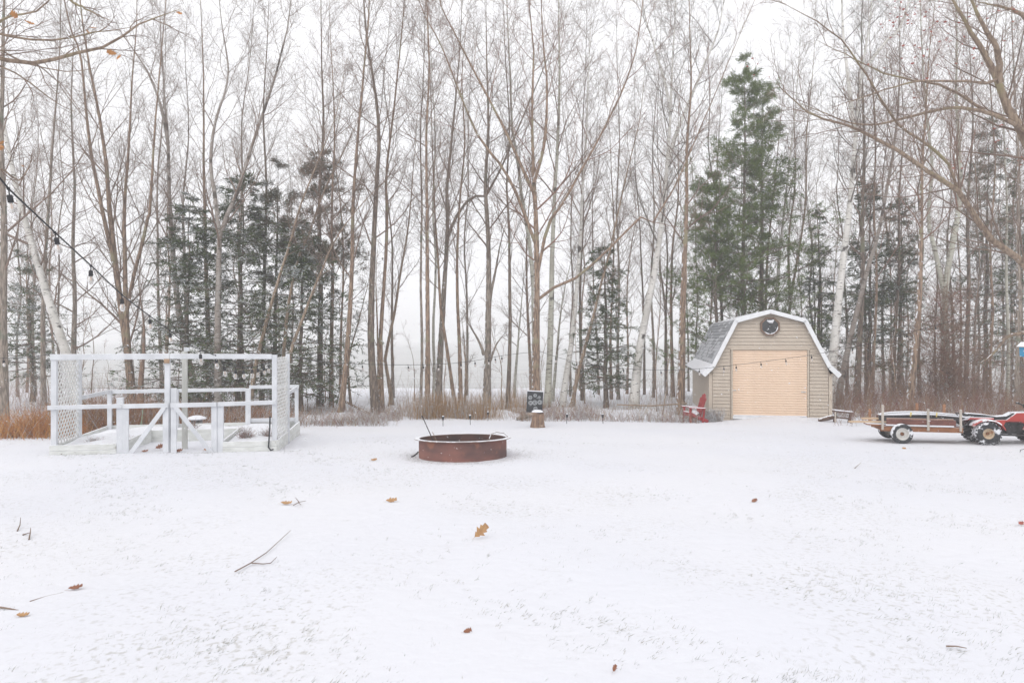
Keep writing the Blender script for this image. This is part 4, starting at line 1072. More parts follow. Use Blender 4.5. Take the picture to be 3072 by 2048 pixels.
MB().lathe([(.0, 0), (.022, 0), (.026, .006), (.0, .006)], 16, (0, -.078, .15), (0, 1, 0)).build('entrance_hole', m_shell, bh)
MB().box((0, -.073, .03), (.165, .008, .055)).build('painted_grass', m_green, bh)
MB().tube([(0, 0, .29), (0, 0, .44)], .004, 6).build('hanger', m_iron, bh)

# ------------------------------------------------------------ target on its stump, logs
m_stump = mat('split_stump', (.32, .215, .15), (.14, .09, .065), .9, 7, (3, 3, .6), bump=.6, c3=(.55, .45, .36), s3=5, t3=.6)
sp = G(1612, 1284)
stump = empty('tree_stump', sp, 0, 'brown cut stump with snowy top in front of the big tree', 'stump')
vs = []; n = 18; lv = [(-.05, 1.25), (.05, 1.10), (.2, .95), (.36, .93), (.42, .86)]
for z_, k in lv:
    for j in range(n):
        a = 2 * PI * j / n; rr = .175 * k * (1 + .13 * math.sin(3 * a + 1 + z_) + .08 * math.sin(7 * a + 3 * z_) + random.uniform(-.05, .05))
        vs.append((rr * math.cos(a), rr * math.sin(a), z_ + (.03 * math.sin(2 * a) if z_ > .4 else 0)))
fs = [(i * n + j, i * n + (j + 1) % n, (i + 1) * n + (j + 1) % n, (i + 1) * n + j) for i in range(len(lv) - 1) for j in range(n)]
MB().add(vs, fs + [tuple(range(4 * n, 5 * n))]).build('stump_wood', m_stump, stump, smooth=True)
MB().lathe([(.0, .50), (.10, .495), (.15, .47), (.17, .44)][::-1], 18).build('snow_cap', m_snow, stump, smooth=True)
# black target: board with pale rings
m_black = mat('black_board', (.030, .032, .036), (.045, .047, .05), .7, 9, c3=(.30, .31, .32), s3=14, t3=.66)
m_ringp = mat('pale_ring_print', (.52, .54, .55), (.32, .34, .35), .8, 40)
td = sp.y + .27
tgt = empty('target_board', Vector((sp.x - .08, td, sp.z + .40)), math.radians(-4), 'square black target board with pale rings above the stump', 'target')
tgt.rotation_euler = (math.radians(-4), math.radians(3), math.radians(-4))
TWd, THt = .46, .60
MB().box((0, 0, THt / 2), (TWd, .09, THt)).build('board', m_black, tgt, bevel=.006)
MB().box((0, 0, THt + .013), (TWd, .10, .028)).build('snow_edge', m_snow, tgt, bevel=.008)
for (u_, v_, r_) in [(-.135, .42, .055), (.12, .44, .04), (-.12, .27, .06), (.145, .30, .065), (.03, .11, .058), (.0, .28, .07), (.0, .49, .05)]:
    rg_ = MB()
    for ra, rb in ((r_, r_ * .78), (r_ * .55, r_ * .34)):
        rg_.lathe([(ra, 0), (rb, 0), (rb, .003), (ra, .003)], 20, (u_, -.05, v_), (0, 1, 0), closed=True)
    rg_.build('ring_mark', m_ringp, tgt)
gp = G(1572, 1262)
lg = MB().tube([gp + Vector((-.25, .0, .06)), gp + Vector((-.05, .03, .09)), gp + Vector((.22, .08, .16))], [.05, .06, .055], 8)
tag(lg.build('log', B_GREY, smooth=True), 'short snow-dusted grey log left of the target stump', 'log')
lg = MB().tube([gp + Vector((.05, .15, .12)), gp + Vector((.40, .22, .22))], [.06, .065], 8)
tag(lg.build('log', m_stump, smooth=True), 'split brown log end behind the grey log by the stump', 'log')
# fallen pole in the brush
a = G(990, 1228); b = G(1115, 1246)
fp = MB().tube([a + Vector((0, 0, .55)), a * .5 + b * .5 + Vector((0, 0, .30)), b + Vector((0, 0, .1))], [.035, .04, .045], 8)
tag(fp.build('fallen_pole', B_BROWN, smooth=True), 'thin fallen trunk slanting through the brush left of the thick dark tree', 'fallen pole')
a = G(1850, 1243); b = G(2060, 1240)
fp = MB().tube([a + Vector((0, 0, .40)), a * .5 + b * .5 + Vector((0, 0, .36)), b + Vector((0, 0, .45))], [.022, .026, .03], 8)
tag(fp.build('fallen_pole', B_TAN, smooth=True), 'thin fallen pole lying level in the brush left of the red chair', 'fallen pole')

# small sawhorse with snow right of the shed
bp_ = G(2520, 1268)
bn = empty('sawhorse', bp_, math.radians(-6), 'low snow-topped wooden trestle at the right corner of the shed', 'trestle')
m_oldw = mat('old_dark_wood', (.16, .10, .075), (.09, .06, .05), .9, 9, snow=.5)
MB().beam((-.22, 0, .36), (.38, 0, .30), .10, .05).build('top_rail', m_oldw, bn); MB().beam((-.22, 0, .40), (.38, 0, .34), .10, .03).build('snow', m_snow, bn)
for x, s in ((-.14, -1), (-.10, 1), (.32, -1), (.34, 1)): MB().beam((x - .05, s * .14, -.03), (x, s * .03, .33), .04, .05).build('leg', m_stake if x < 0 and s < 0 else m_oldw, bn)
MB().beam((-.1, .02, .16), (.33, .02, .12), .03, .05).build('brace', m_oldw, bn)
lg = MB().tube([bp_ + Vector((-.62, .1, .06)), bp_ + Vector((-.35, .12, .12)), bp_ + Vector((-.05, .14, .18))], [.05, .075, .07], 9)
tag(lg.build('log', m_oldw, smooth=True), 'dark rotten log leaning under the low trestle by the shed', 'log')

# snow-topped table behind the garden, green scoop
tp_ = G(590, 1287); tp_ = Vector(((590 - 1536) / FPX * 19.6, 19.6, float(gz(-8.4, 19.6))))
tbl = empty('stump_table', tp_, 0, 'small snow-laden stone table behind the garden beds', 'garden table')
m_stone = mat('grey_stone', (.22, .21, .20), (.14, .135, .13), .9, 9, snow=.5)
for x in (-.10, .0, .10): MB().tube([(x, .0, -.05), (x * 1.05, .0, .16), (x * 1.02, 0, .33)], [.055, .05, .055], 8).build('leg', m_stone, tbl, smooth=True)
MB().lathe([(.0, .42), (.10, .42), (.22, .375), (.25, .35), (.24, .325), (.0, .32)][::-1], 18).build('table_top', m_snow, tbl, smooth=True)
m_pgreen = mat('pale_green_plastic', (.44, .56, .42), (.38, .5, .36), .5, 6)
q = Vector(((424 - 1536) / FPX * 20.2, 20.2, 0)); q.z = float(gz(q.x, q.y))
pd = empty('garden_paddle', q, 0, 'pale green plastic scoop stuck in the ground behind the enclosure', 'garden tool')
MB().tube([(.05, 0, .62), (.02, 0, .35), (.0, 0, .18)], .014, 8).build('shaft', m_pgreen, pd, smooth=True)
MB().prism([(-.05, 0, -.03), (.04, 0, -.03), (.03, 0, .2), (-.01, 0, .24), (-.04, 0, .18)], (0, .012, 0)).build('blade', m_pgreen, pd)

# ------------------------------------------------------------ path lights
m_smoke = mat('smoked_plastic', (.06, .06, .062), (.04, .04, .042), .4, 8)
PL = empty('path_light', (0, 0, 0), 0, 'x', 'path light', 'solar path lights along the lawn edge')
MB().tube([(0, 0, -.05), (0, 0, .22)], .011, 8).build('stake', m_smoke, PL)
MB().lathe([(.012, .20), (.035, .23), (.048, .30), (.05, .31)], 14).build('lens', m_smoke, PL, smooth=True)
MB().lathe([(.055, .31), (.055, .325), (.02, .345), (.0, .35)], 14).build('cap', m_smoke, PL, smooth=True)
MB().lathe([(.045, .336), (.03, .358), (.0, .362)], 12).build('snow', m_snow, PL, smooth=True)
for k, (u, v, lab) in enumerate([(1329, 1277, 'small dark path light above the left rim of the fire ring'), (1411, 1275, 'small dark path light behind the middle of the fire ring'), (1464, 1262, 'tiny path light nearly buried behind the right of the fire ring'),
                                 (1700, 1271, 'small dark path light right of the target stump'), (1809, 1270, 'path light in the brush farthest right of the target stump')]):
    o = PL if k == 0 else copy_tree(PL)
    o.location = G(u, v); o['label'] = lab; o.scale = (.8, .8, .85); o.rotation_euler = (0, random.uniform(-.06, .06), random.random())

# ------------------------------------------------------------ string lights
m_wire = mat('black_cable', (.035, .035, .038), (.03, .03, .032), .6, 10)
gm = bpy.data.materials.new('bulb_glass'); gm.use_nodes = True
gb = gm.node_tree.nodes['Principled BSDF']
gn = gm.node_tree.nodes.new('ShaderNodeTexNoise'); gn.inputs['Scale'].default_value = 30
gmr = gm.node_tree.nodes.new('ShaderNodeMix'); gmr.data_type = 'RGBA'; gmr.inputs[6].default_value = (.86, .85, .83, 1); gmr.inputs[7].default_value = (.78, .76, .74, 1)
gm.node_tree.links.new(gn.outputs[0], gmr.inputs[0]); gm.node_tree.links.new(gmr.outputs[2], gb.inputs['Base Color'])
gb.inputs['Transmission Weight'].default_value = .75; gb.inputs['Roughness'].default_value = .08; gb.inputs['IOR'].default_value = 1.2
m_fil = mat('amber_filament', (.75, .42, .22), (.7, .36, .18), .5, 10)
sock_me = MB().tube([(0, 0, 0), (0, 0, -.055)], .005, 6).lathe([(.006, -.05), (.020, -.055), (.022, -.075), (.022, -.11), (.018, -.115)], 12).lathe([(.012, .008), (.014, 0), (.012, -.012)], 8).mesh('socket', m_wire, True)
glass_me = MB().lathe([(.016, -.112), (.022, -.125), (.030, -.15), (.031, -.17), (.024, -.192), (.010, -.204), (.0, -.206)], 14).mesh('bulb', gm, True)
fil_me = MB().tube([(-.004, 0, -.115), (-.007, 0, -.16), (.007, 0, -.16), (.004, 0, -.115)], .0025, 5).mesh('filament', m_fil)
def string_lights(label, cable, bulbs, r=.0065, k=1.0):
    """cable: world points; bulbs: world points on it"""
    root = empty('string_lights', cable[0], 0, label, 'string lights', 'bulb strings over the yard')
    C = spline([tuple(p) for p in cable], 40)
    o_ = cable[0]
    MB().tube([Vector(p) - o_ for p in C], r, 6).build('cable', m_wire, root, smooth=True)
    for p in bulbs:
        i = np.argmin(np.linalg.norm(C - np.array(p), axis=1))
        s = link('socket', sock_me, root); s.location = Vector(C[i]) - o_; s.scale = (k, k, k); s.rotation_euler = (random.uniform(-.12, .12), random.uniform(-.2, .02), 0)
        link('bulb', glass_me, s); link('filament', fil_me, s)
    return root
dd = lambda s: 6.1 + 8.7 * s
cab = [(-25, 505, -.02), (22, 562, .0), (168, 700, .11), (282, 805, .25), (367, 885, .37), (443, 943, .51), (508, 990, .68), (560, 1030, .84), (640, 1064, 1.0)]
string_lights('near bulb string slanting down from the top left to the enclosure', [W(u, v, dd(s)) for u, v, s in cab], [W(u, v, dd(s)) for u, v, s in cab[1:7]], .0075, 1.05)
cab2 = [(600, 1052, 14.8), (645, 1064, 15.0), (672, 1092, 16), (705, 1100, 17), (735, 1102, 18), (765, 1099, 19), (795, 1092, 20), (830, 1080, 21), (880, 1072, 21.8)]
string_lights('bulb string sagging under the front beam of the enclosure', [W(*p) for p in cab2], [W(605, 1056, 14.82), W(645, 1066, 15.0), W(672, 1090, 16), W(701, 1099, 17), W(727, 1102, 17.8), W(751, 1100, 18.6), W(771, 1097, 19.3), W(787, 1094, 19.8), W(803, 1088, 20.3)], .006, 1.4)
cab3 = [(880, 1072, 21.8), (985, 1086, 22), (1097, 1092, 22), (1215, 1094, 22.2), (1324, 1092, 22.3), (1420, 1082, 22.4), (1511, 1066, 22.8), (1604, 1055, 25)]
string_lights('bulb string hung across the open water to the central tree', [W(*p) for p in cab3], [W(u, v, 22.2) for u, v in [(985, 1086), (1099, 1092), (1215, 1094), (1269, 1094), (1323, 1092), (1373, 1088), (1420, 1082), (1467, 1074), (1511, 1066), (1553, 1060)]])
cab4 = [(1616, 1052, 25), (1675, 1072, 24.4), (1760, 1092, 24), (1860, 1104, 23.6), (1980, 1110, 23.3), (2094, 1106, 23), (2157, 1100, 23), (2226, 1092, 23), (2297, 1083, 23), (2374, 1073, 23), (2454, 1061, 22.8), (2540, 1045, 22.5), (2631, 1024, 22.2), (2727, 998, 21.6), (2880, 955, 20.8), (3052, 903, 20), (3140, 870, 19.6)]
string_lights('bulb string crossing in front of the shed door to the right edge', [W(*p) for p in cab4], [W(*p) for p in [cab4[1], (1717, 1083, 24.2), (1795, 1097, 23.8), (1880, 1105, 23.5), (1985, 1110, 23.3), *cab4[5:14], (2810, 975, 21.2), cab4[15]]])
cab5 = [(-30, 1078, 17), (10, 1074, 17), (60, 1074, 16.5), (110, 1068, 16), (163, 1060, 14.45)]
string_lights('short bulb string tied to the left end of the enclosure', [W(*p) for p in cab5], [W(*cab5[1])])

# ------------------------------------------------------------ overhanging limbs of two near trees
def limb_tree(label, base, trunk_pts, r0, limbs, d, barkm, twig, leafm, leaf_at, seed, name, ztop, **kw):
    """trunk outside the frame; limbs noted in 3072 px at their own distance"""
    rng = np.random.default_rng(seed)
    root = empty(name, base, 0, label, 'tree')
    off = np.array(base)
    T = []; S = []
    C = spline([np.array(p) for p in trunk_pts], 24) - off
    R = trunk_radii(r0, 24, .03, .3)
    T.append(tubes(C[None], R[None], 12)); S.append((C, R, .8))
    for w, pts, dd_ in limbs:
        P = np.array([W(u, v, d + q) for (u, v), q in zip(pts, np.linspace(0, dd_, len(pts)))])
        C = spline(P, 20) - off
        C += rng.normal(0, .006, C.shape)
        R = np.linspace(1, .0, 20) ** .8 * w * d / FPX / 2 + .0025
        T.append(tubes(C[None], R[None], 7)); S.append((C, R, min(1., w / 22)))
    V, Q = merge(T); link('trunk', mesh_np('trunk', V, Q, barkm), root)
    V, Q = crown(S, rng, **kw); link('crown', mesh_np('crown', V, Q, twig), root)
    if leafm:
        vs, fs = [], []
        for (u, v, n, sp, sz) in leaf_at:
            for _ in range(n):
                p = W(u + rng.normal(0, sp), v + rng.normal(0, sp), d + rng.normal(0, .3)) - Vector(off)
                leaf = leaf_shape(sz * rng.uniform(.7, 1.2), rng)
                Rm = Matrix.Rotation(rng.uniform(0, 6.28), 4, 'Z') @ Matrix.Rotation(rng.uniform(.4, 1.5), 4, 'X')
                b = len(vs); vs += [tuple(p + (Rm @ Vector(q))) for q in leaf[0]]; fs += [tuple(i + b for i in f) for f in leaf[1]]
        me = bpy.data.meshes.new('dry_leaves'); me.from_pydata(vs, [], fs); me.materials.append(leafm)
        tag(link('dry_leaves', me, root), kind='stuff')
    return root
def leaf_shape(L, rng, curl=.25):
    """lobed oak leaf: midrib fan with real lobes, bent along its length"""
    mid = []; lft = []; rgt = []
    n = 9
    for i in range(n):
        t = i / (n - 1)
        w = L * (.08 + .22 * math.sin(PI * min(1, t * .9 + .05)) ) * ((1.2 if i % 2 else .62) * rng.uniform(.8, 1.2)) * (1 if 0 < i < n - 1 else .25)
        z = curl * L * (t - .5) ** 2 * 2
        mid.append((L * t, 0, z)); sk = .10 * L if i % 2 else 0
        lft.append((L * t + sk, w, z + .35 * w)); rgt.append((L * t + sk, -w, z + .35 * w))
    vs = mid + lft + rgt
    fs = []
    for i in range(n - 1):
        fs += [(i, i + 1, n + i + 1, n + i), (i + 1, i, 2 * n + i, 2 * n + i + 1)]
    st = len(vs); vs += [(-.25 * L, -.006 * L, .02 * L), (-.25 * L, .006 * L, .02 * L), (0, .008 * L, 0), (0, -.008 * L, 0)]; fs.append((st, st + 1, st + 2, st + 3))
    return vs, fs
m_leaf_o = mat('orange_oak_leaf', (.50, .25, .10), (.40, .19, .08), .7, 20)
m_leaf_t = mat('tan_oak_leaf', (.48, .29, .14), (.38, .22, .11), .7, 20)
m_leaf_r = mat('russet_leaf', (.31, .145, .085), (.22, .10, .065), .7, 20)
m_leaf_red = mat('red_maple_leaf', (.40, .13, .10), (.30, .09, .07), .7, 20)
B_LIMB = bark('mossy_limb_bark', (.34, .265, .20), (.20, .15, .115), (.30, .26, .16), .15)

limb_tree('maple with russet leaves reaching in from the right edge', (11.3, 13.2, float(gz(11.3, 13.2))), [(11.3, 13.2, .3), (11.2, 13.2, 2.2), (10.9, 13.2, 4.0)], .22,
    [(36, [(3190, 640), (3110, 480), (3060, 385), (3030, 335), (2996, 250), (2963, 178), (2909, 89), (2860, 0), (2830, -90)], .6),
     (20, [(3000, 250), (2998, 190), (2992, 150), (2954, 85), (2914, 0), (2890, -80)], -.5),
     (22, [(3170, 900), (3072, 792), (3010, 745), (2963, 706), (2896, 600), (2860, 560), (2800, 525), (2700, 455), (2606, 406), (2530, 372), (2450, 352), (2390, 310), (2330, 250)], -1.2),
     (9, [(2870, 566), (2850, 500), (2790, 440), (2700, 380), (2640, 290), (2580, 200), (2530, 130), (2440, 60), (2330, 0)], -1.5),
     (12, [(3080, 395), (3000, 352), (2932, 330), (2878, 321), (2800, 332), (2718, 353), (2640, 372), (2561, 370), (2470, 340), (2400, 310)], -1.0),
     (8, [(2960, 340), (2890, 290), (2820, 255), (2740, 240), (2640, 215), (2540, 165), (2450, 120)], -1.3),
     (8, [(2990, 240), (2960, 250), (2900, 246), (2760, 244), (2680, 262), (2560, 300), (2480, 330)], -1.4),
     (16, [(3120, 100), (3060, 40), (3000, 20), (2930, 6)], .4), (14, [(3140, 980), (3060, 1000), (3020, 1012), (2980, 1060), (2930, 1100)], .8)],
    12.6, B_LIMB, TWIG, m_leaf_red, [(2700, 20, 26, 45, .05), (2740, 70, 20, 40, .05), (2690, 90, 12, 30, .05), (2840, 70, 12, 30, .05), (3040, 30, 10, 40, .05), (2760, 150, 10, 40, .05), (2640, 190, 6, 25, .05),
        (2900, 190, 8, 40, .045), (3000, 120, 8, 40, .045), (2990, 400, 6, 18, .05), (3050, 460, 10, 25, .045), (2870, 500, 6, 20, .045), (2960, 60, 10, 50, .045), (2750, 270, 5, 40, .045), (2270, 200, 5, 20, .05), (2810, 130, 12, 60, .045)],
    51, 'maple_tree', 9, n1=40, per_m=5.0, n2=5, n3=4, cw=1.9, lo=.12, up=.035, a0=22, a1=55, thin=.7, rs=.55)
limb_tree('oak with a few orange leaves reaching in from the top left', (-7.6, 6.6, float(gz(-7.6, 6.6))), [(-7.6, 6.6, .4), (-7.5, 6.6, 3.0), (-7.2, 6.8, 5.0), (-6.8, 7.0, 7.5)], .2,
    [(24, [(-700, 420), (-350, 250), (-80, 170), (0, 181), (112, 190), (179, 176), (245, 156), (312, 138), (370, 105), (402, 82), (491, 45), (540, 30)], .6),
     (15, [(-700, 400), (-300, 180), (-60, 100), (0, 104), (89, 120), (179, 121), (268, 102), (340, 92), (402, 82)], .4),
     (12, [(-700, 420), (-300, 260), (-60, 190), (0, 200), (60, 226), (130, 280), (170, 310), (232, 334)], .9),
     (14, [(-500, 300), (-120, 160), (-20, 80), (40, 48), (100, 38), (150, 0), (200, -60)], -.3),
     (10, [(-600, 360), (-200, 200), (-20, 150), (40, 170), (110, 200), (200, 212), (290, 205)], .8),
     (9, [(150, -60), (210, 0), (270, 34), (330, 60)], .2),
     (10, [(-400, 480), (-120, 500), (0, 508), (60, 540), (100, 470)], .8)],
    7.6, B_LIMB, TWIG, m_leaf_o, [(62, 58, 2, 8, .11), (256, 90, 2, 6, .09), (355, 168, 2, 6, .10), (528, 38, 1, 3, .08), (5, 438, 2, 5, .11), (70, 495, 1, 3, .08)],
    52, 'oak_tree', 9, n1=24, per_m=2.6, n2=4, n3=3, cw=1.3, lo=.25, up=.0, a0=25, a1=60, thin=.6, rs=.5)

# ------------------------------------------------------------ undergrowth
m_dry = [mat('dry_stem', (.30, .185, .12), (.20, .12, .08), .9, 4), mat('pale_straw', (.46, .34, .20), (.36, .25, .15), .9, 4), m_frost, mat('red_cane', (.26, .10, .085), (.18, .075, .065), .9, 4)]
def thicket(name, label, P, H, rng, lean=.35, r=.004, mats=None, w=None, twigs=3, up=.05, cl=.4, kink=.16):
    """many upright stems with a few side twigs each, one mass nobody could count"""
    N = len(P)
    D = np.stack([rng.normal(0, lean, N), rng.normal(0, lean, N), np.ones(N)], 1)
    pts, drs = grow(P, D, H, 4, kink, up, rng)
    R = r * (1 - .65 * np.linspace(0, 1, 4))[None] * rng.uniform(.7, 1.3, (N, 1))
    V1, Q1 = tubes(pts, R, 3)
    mi1 = rng.choice(len(mats), N, p=w)
    parts = [(V1, Q1)]; mis = [np.repeat(mi1, 9)]
    if twigs:
        P2, D2, t, rr, i = shoots(pts, drs, R, twigs, .25, 1., 25, 60, rng)
        p2, _ = grow(P2, D2, H[i] * rng.uniform(.15, cl, len(i)), 2, .2, up, rng)
        R2 = np.repeat((rr * .6)[:, None], 2, 1)
        parts.append(tubes(p2, R2, 3)); mis.append(np.repeat(mi1[i], 3))
    V, Q = merge(parts)
    return tag(link(name, mesh_np(name, V, Q, mats, np.concatenate(mis))), label, kind='stuff')
def scatter(n, u0, u1, d0, d1, rng, keep=None):
    u = rng.uniform(u0, u1, n * 3); d = rng.uniform(d0, d1, n * 3)
    x = (u - 1536) / FPX * d
    if keep is not None:
        k = keep(x, d, u); x, d = x[k], d[k]
    x, d = x[:n], d[:n]
    return np.stack([x, d, gz(x, d) - .02], 1)
def off_shed(x, d, u):
    rel = np.stack([x - SO.x, d - SO.y], 1); c, s = math.cos(-SA), math.sin(-SA)
    lx = rel[:, 0] * c - rel[:, 1] * s; lyy = rel[:, 0] * s + rel[:, 1] * c
    return ~((lx > -.5) & (lx < SW + .5) & (lyy > -2.5) & (lyy < SD + .3))
r1 = np.random.default_rng(61)
patch = lambda x, d, u: (np.sin(x * 1.3 + 1.7 * np.sin(d * .9)) + np.sin(x * .41 + d * 1.1) + .9 * r1.random(len(x)) > .1) & off_shed(x, d, u)
P = scatter(4300, -60, 3200, 23.6, 29, r1, patch); thicket('brush', 'low snow-dusted brush along the far edge of the lawn', P, r1.uniform(.12, .50, len(P)), r1, .4, .0046, m_dry, [.40, .16, .32, .12], 4)
P = scatter(2300, -60, 3200, 27, 36, r1, lambda x, d, u: off_shed(x, d, u) & ((u < 850) | (u > 1950) | (r1.random(len(u)) < .3))); thicket('undergrowth', 'taller bare stems between the trees', P, r1.uniform(.5, 1.7, len(P)), r1, .22, .0045, m_dry, [.5, .08, .22, .2], 4)
P = scatter(2600, 2500, 3250, 21.5, 30, r1, off_shed); thicket('red_brush', 'reddish tangled brush behind the trailer', P, r1.uniform(.25, 1.1, len(P)), r1, .4, .0045, m_dry, [.52, .08, .10, .30], 4)
P = scatter(900, 880, 1200, 21.8, 24.5, r1, patch); thicket('frosted_brush', 'snow-coated weeds right of the garden enclosure', P, r1.uniform(.12, .45, len(P)), r1, .5, .005, m_dry, [.30, .1, .5, .10], 4)
P = scatter(1100, 1560, 2130, 23.2, 25.2, r1, patch); thicket('frosted_brush', 'snow-coated weeds between the stump and the red chair', P, r1.uniform(.12, .5, len(P)), r1, .45, .005, m_dry, [.34, .1, .42, .14], 4)
# tan grass round the trunks behind the ring, orange grass at the left, dry ferns behind the beds
m_tan = [mat('tan_grass', (.44, .28, .13), (.34, .20, .09), .9, 4), mat('brown_grass', (.30, .18, .09), (.22, .13, .07), .9, 4), m_frost]
def clump(cu, d, su, sd, n, h0, h1, rng):
    x = (cu - 1536) / FPX * d + rng.normal(0, su, n); y = d + rng.normal(0, sd, n)
    return np.stack([x, y, gz(x, y) - .02], 1), rng.uniform(h0, h1, n)
Ps, Hs = [], []
for cu, d, su, n in [(1285, 24.8, .3, 420), (1325, 25.2, .35, 420), (1395, 25.2, .35, 420), (1445, 25, .25, 260), (1250, 25.2, .4, 160), (1375, 24.6, .9, 300), (1560, 27, .4, 200), (1520, 29, .5, 300)]:
    p, h = clump(cu, d, su, .4, n, .2, .95, r1); Ps.append(p); Hs.append(h)
thicket('tan_grass', 'tall tan grass round the trunks behind the fire ring', np.concatenate(Ps), np.concatenate(Hs), r1, .14, .0045, m_tan, [.5, .25, .25], 1, .1, .3, .08)
m_or = [mat('orange_grass', (.56, .25, .085), (.44, .18, .06), .9, 4), mat('gold_grass', (.62, .37, .15), (.5, .28, .11), .9, 4), mat('rust_fern', (.36, .15, .065), (.26, .11, .05), .9, 4), m_frost]
Ps, Hs = [], []
for cu, d, su, sd, n, h1 in [(120, 18.6, .55, .5, 1000, .75), (40, 18.8, .7, .5, 750, .5), (-60, 19, .8, .5, 450, .45), (150, 19.6, .5, .4, 600, .9)]:
    p, h = clump(cu, d, su, sd, n, .15, h1, r1); k = p[:, 0] < -10.6 + 0 * p[:, 0]; Ps.append(p[k]); Hs.append(h[k])
thicket('orange_grass', 'bright orange dry grass left of the lattice', np.concatenate(Ps), np.concatenate(Hs), r1, .5, .0056, m_or, [.42, .28, .22, .08], 2, -.03, .4, .12)
Ps, Hs = [], []
for cu, d, su, sd, n, h1 in [(300, 20.2, .8, .5, 1100, 1.05), (370, 21.5, .9, .5, 600, 1.1), (470, 21.5, .9, .6, 450, .8), (660, 21.8, .9, .6, 450, .7), (800, 22, .9, .6, 400, .75)]:
    p, h = clump(cu, d, su, sd, n, .25, h1, r1); Ps.append(p); Hs.append(h)
m_fern = [m_or[2], mat('brown_fern', (.26, .15, .085), (.18, .10, .06), .9, 4), mat('sand_fern', (.42, .28, .17), (.33, .21, .13), .9, 4), m_frost]
P = np.concatenate(Ps); H = np.concatenate(Hs)
loc = P - np.array(GO); c_, s_ = math.cos(-GA), math.sin(-GA)
k = ~((loc[:, 0] * c_ - loc[:, 1] * s_ > -.1) & (loc[:, 0] * c_ - loc[:, 1] * s_ < GW + .1) & (loc[:, 0] * s_ + loc[:, 1] * c_ < GD + .15))
thicket('dry_ferns', 'brown dry ferns and weeds behind the garden beds', P[k], H[k], r1, .3, .0058, m_fern, [.26, .36, .22, .16], 3, .0, .4, .14)
# plants left standing in the beds
for k, (lx_, ly_, n, h, lab) in enumerate([(3.55, .75, 110, .26, 'dry reddish herb clump in the right front bed'), (3.95, 1.0, 60, .2, 'small grey herb tuft beside the reddish clump in the right bed'), (.55, .7, 60, .14, 'flattened dead stalks in the left front bed'), (1.0, 1.2, 50, .14, 'low dead stalks at the gate side of the left bed'), (2.0, GD - .5, 60, .2, 'thin dead stalks in the back bed')]):
    b = rotz((lx_, ly_, .14), GA) + GO
    a = r1.random(n) * 6.28; P = np.array(b)[None] + np.stack([np.cos(a) * .08, np.sin(a) * .08, a * 0], 1) * r1.random((n, 1)) * 1.6
    o = thicket('dead_plant', lab, P, r1.uniform(.5, 1.2, n) * h, r1, .8, .004, [m_dry[0], m_dry[3], m_frost], [.4, .25, .35], 3)
    del o['kind']; tag(o, lab, 'plant', 'dead plants in the beds')
b = np.array(cp) + np.array([.62, .25, 0]); n = 220
P = b[None] + r1.normal(0, .16, (n, 3)) * np.array([1, 1, 0])
o = thicket('frosted_shrub', 'snow-coated dead shrub between the red chair and the shed', P, r1.uniform(.15, .5, n), r1, .5, .008, [m_frost, m_dry[0]], [.85, .15], 4); del o['kind']; tag(o, None, 'shrub')
# vines on the pale trunk and the thicket over the four-wheeler
vb = Vector(((2172 * F - 1536) / FPX * 27.6, 27.6, 0)); vb.z = float(gz(vb.x, vb.y))
n = 1500
P = np.stack([vb.x + r1.normal(0, .55, n), vb.y + r1.normal(0, .35, n), vb.z + r1.uniform(0, 4.4, n)], 1)
P[:, 0] += .15 * np.sin(P[:, 2] * 2); k = r1.random(n) < 1.1 - .18 * (P[:, 2] - vb.z)
thicket('vine_tangle', 'brown tangle of dead vines wrapping the pale trunk over the trailer', P[k], r1.uniform(.4, 1.4, k.sum()), r1, .9, .008, [m_dry[0], mat('brown_vine', (.24, .15, .10), (.17, .105, .075), .9, 4), m_dry[3]], [.4, .45, .15], 3, -.05, .5, .3)
P = scatter(1700, 2480, 3200, 25.5, 33, r1, off_shed); P[:, 2] += r1.uniform(0, 3.2, len(P)) * r1.random(len(P))
thicket('twig_tangle', 'tangled bare brushwood filling the gaps behind the trailer', P, r1.uniform(.4, 1.3, len(P)), r1, .8, .0055, [m_dry[0], TWIG_RED, TWIG], [.3, .4, .3], 4, .0, .5, .25)

# ------------------------------------------------------------ grass tips through the snow
n = 26000
d = 3.6 + 15 * r1.random(n) ** 1.25; x = (r1.uniform(-200, 3272, n) - 1536) / FPX * d
fld = np.sin(x * 1.5 + 1.9 * np.sin(d * 1.1)) * np.sin(d * 1.9 + 1.2 * np.sin(x * 1.1)) + .5 * np.sin(.5 * x - .35 * d + 2) - .07 * x
k = fld * .6 + r1.normal(0, .55, n) > .62
x = np.repeat(x[k], 5); d = np.repeat(d[k], 5); x = x + r1.normal(0, .022, len(x)); d = d + r1.normal(0, .03, len(d)); k = np.ones(len(x), bool)
x, d = x[k], d[k]
a = r1.random(1500) * 6.28; q = .93 + np.abs(r1.normal(0, .16, 1500)); q = q + .5 * r1.random(1500) * (np.cos(a) > .3)
x = np.concatenate([x, -.97 + q * np.cos(a)]); d = np.concatenate([d, 14.5 + q * np.sin(a)])
a = r1.random(900) * (GW + .6) - .2; q = -.10 - np.abs(r1.normal(0, .07, 900)) 
x = np.concatenate([x, GO.x + a * math.cos(GA) - q * math.sin(GA)]); d = np.concatenate([d, GO.y + a * math.sin(GA) + q * math.cos(GA)]); N = len(x)
P = np.stack([x, d, gz(x, d) - .004], 1)
az = .4 + .5 * np.sin(x * 3 + d * 2) + r1.normal(0, .5, N); tl = r1.uniform(.35, 1.25, N)
D = np.stack([np.sin(tl) * np.cos(az), np.sin(tl) * np.sin(az) * .5, np.cos(tl)], 1)
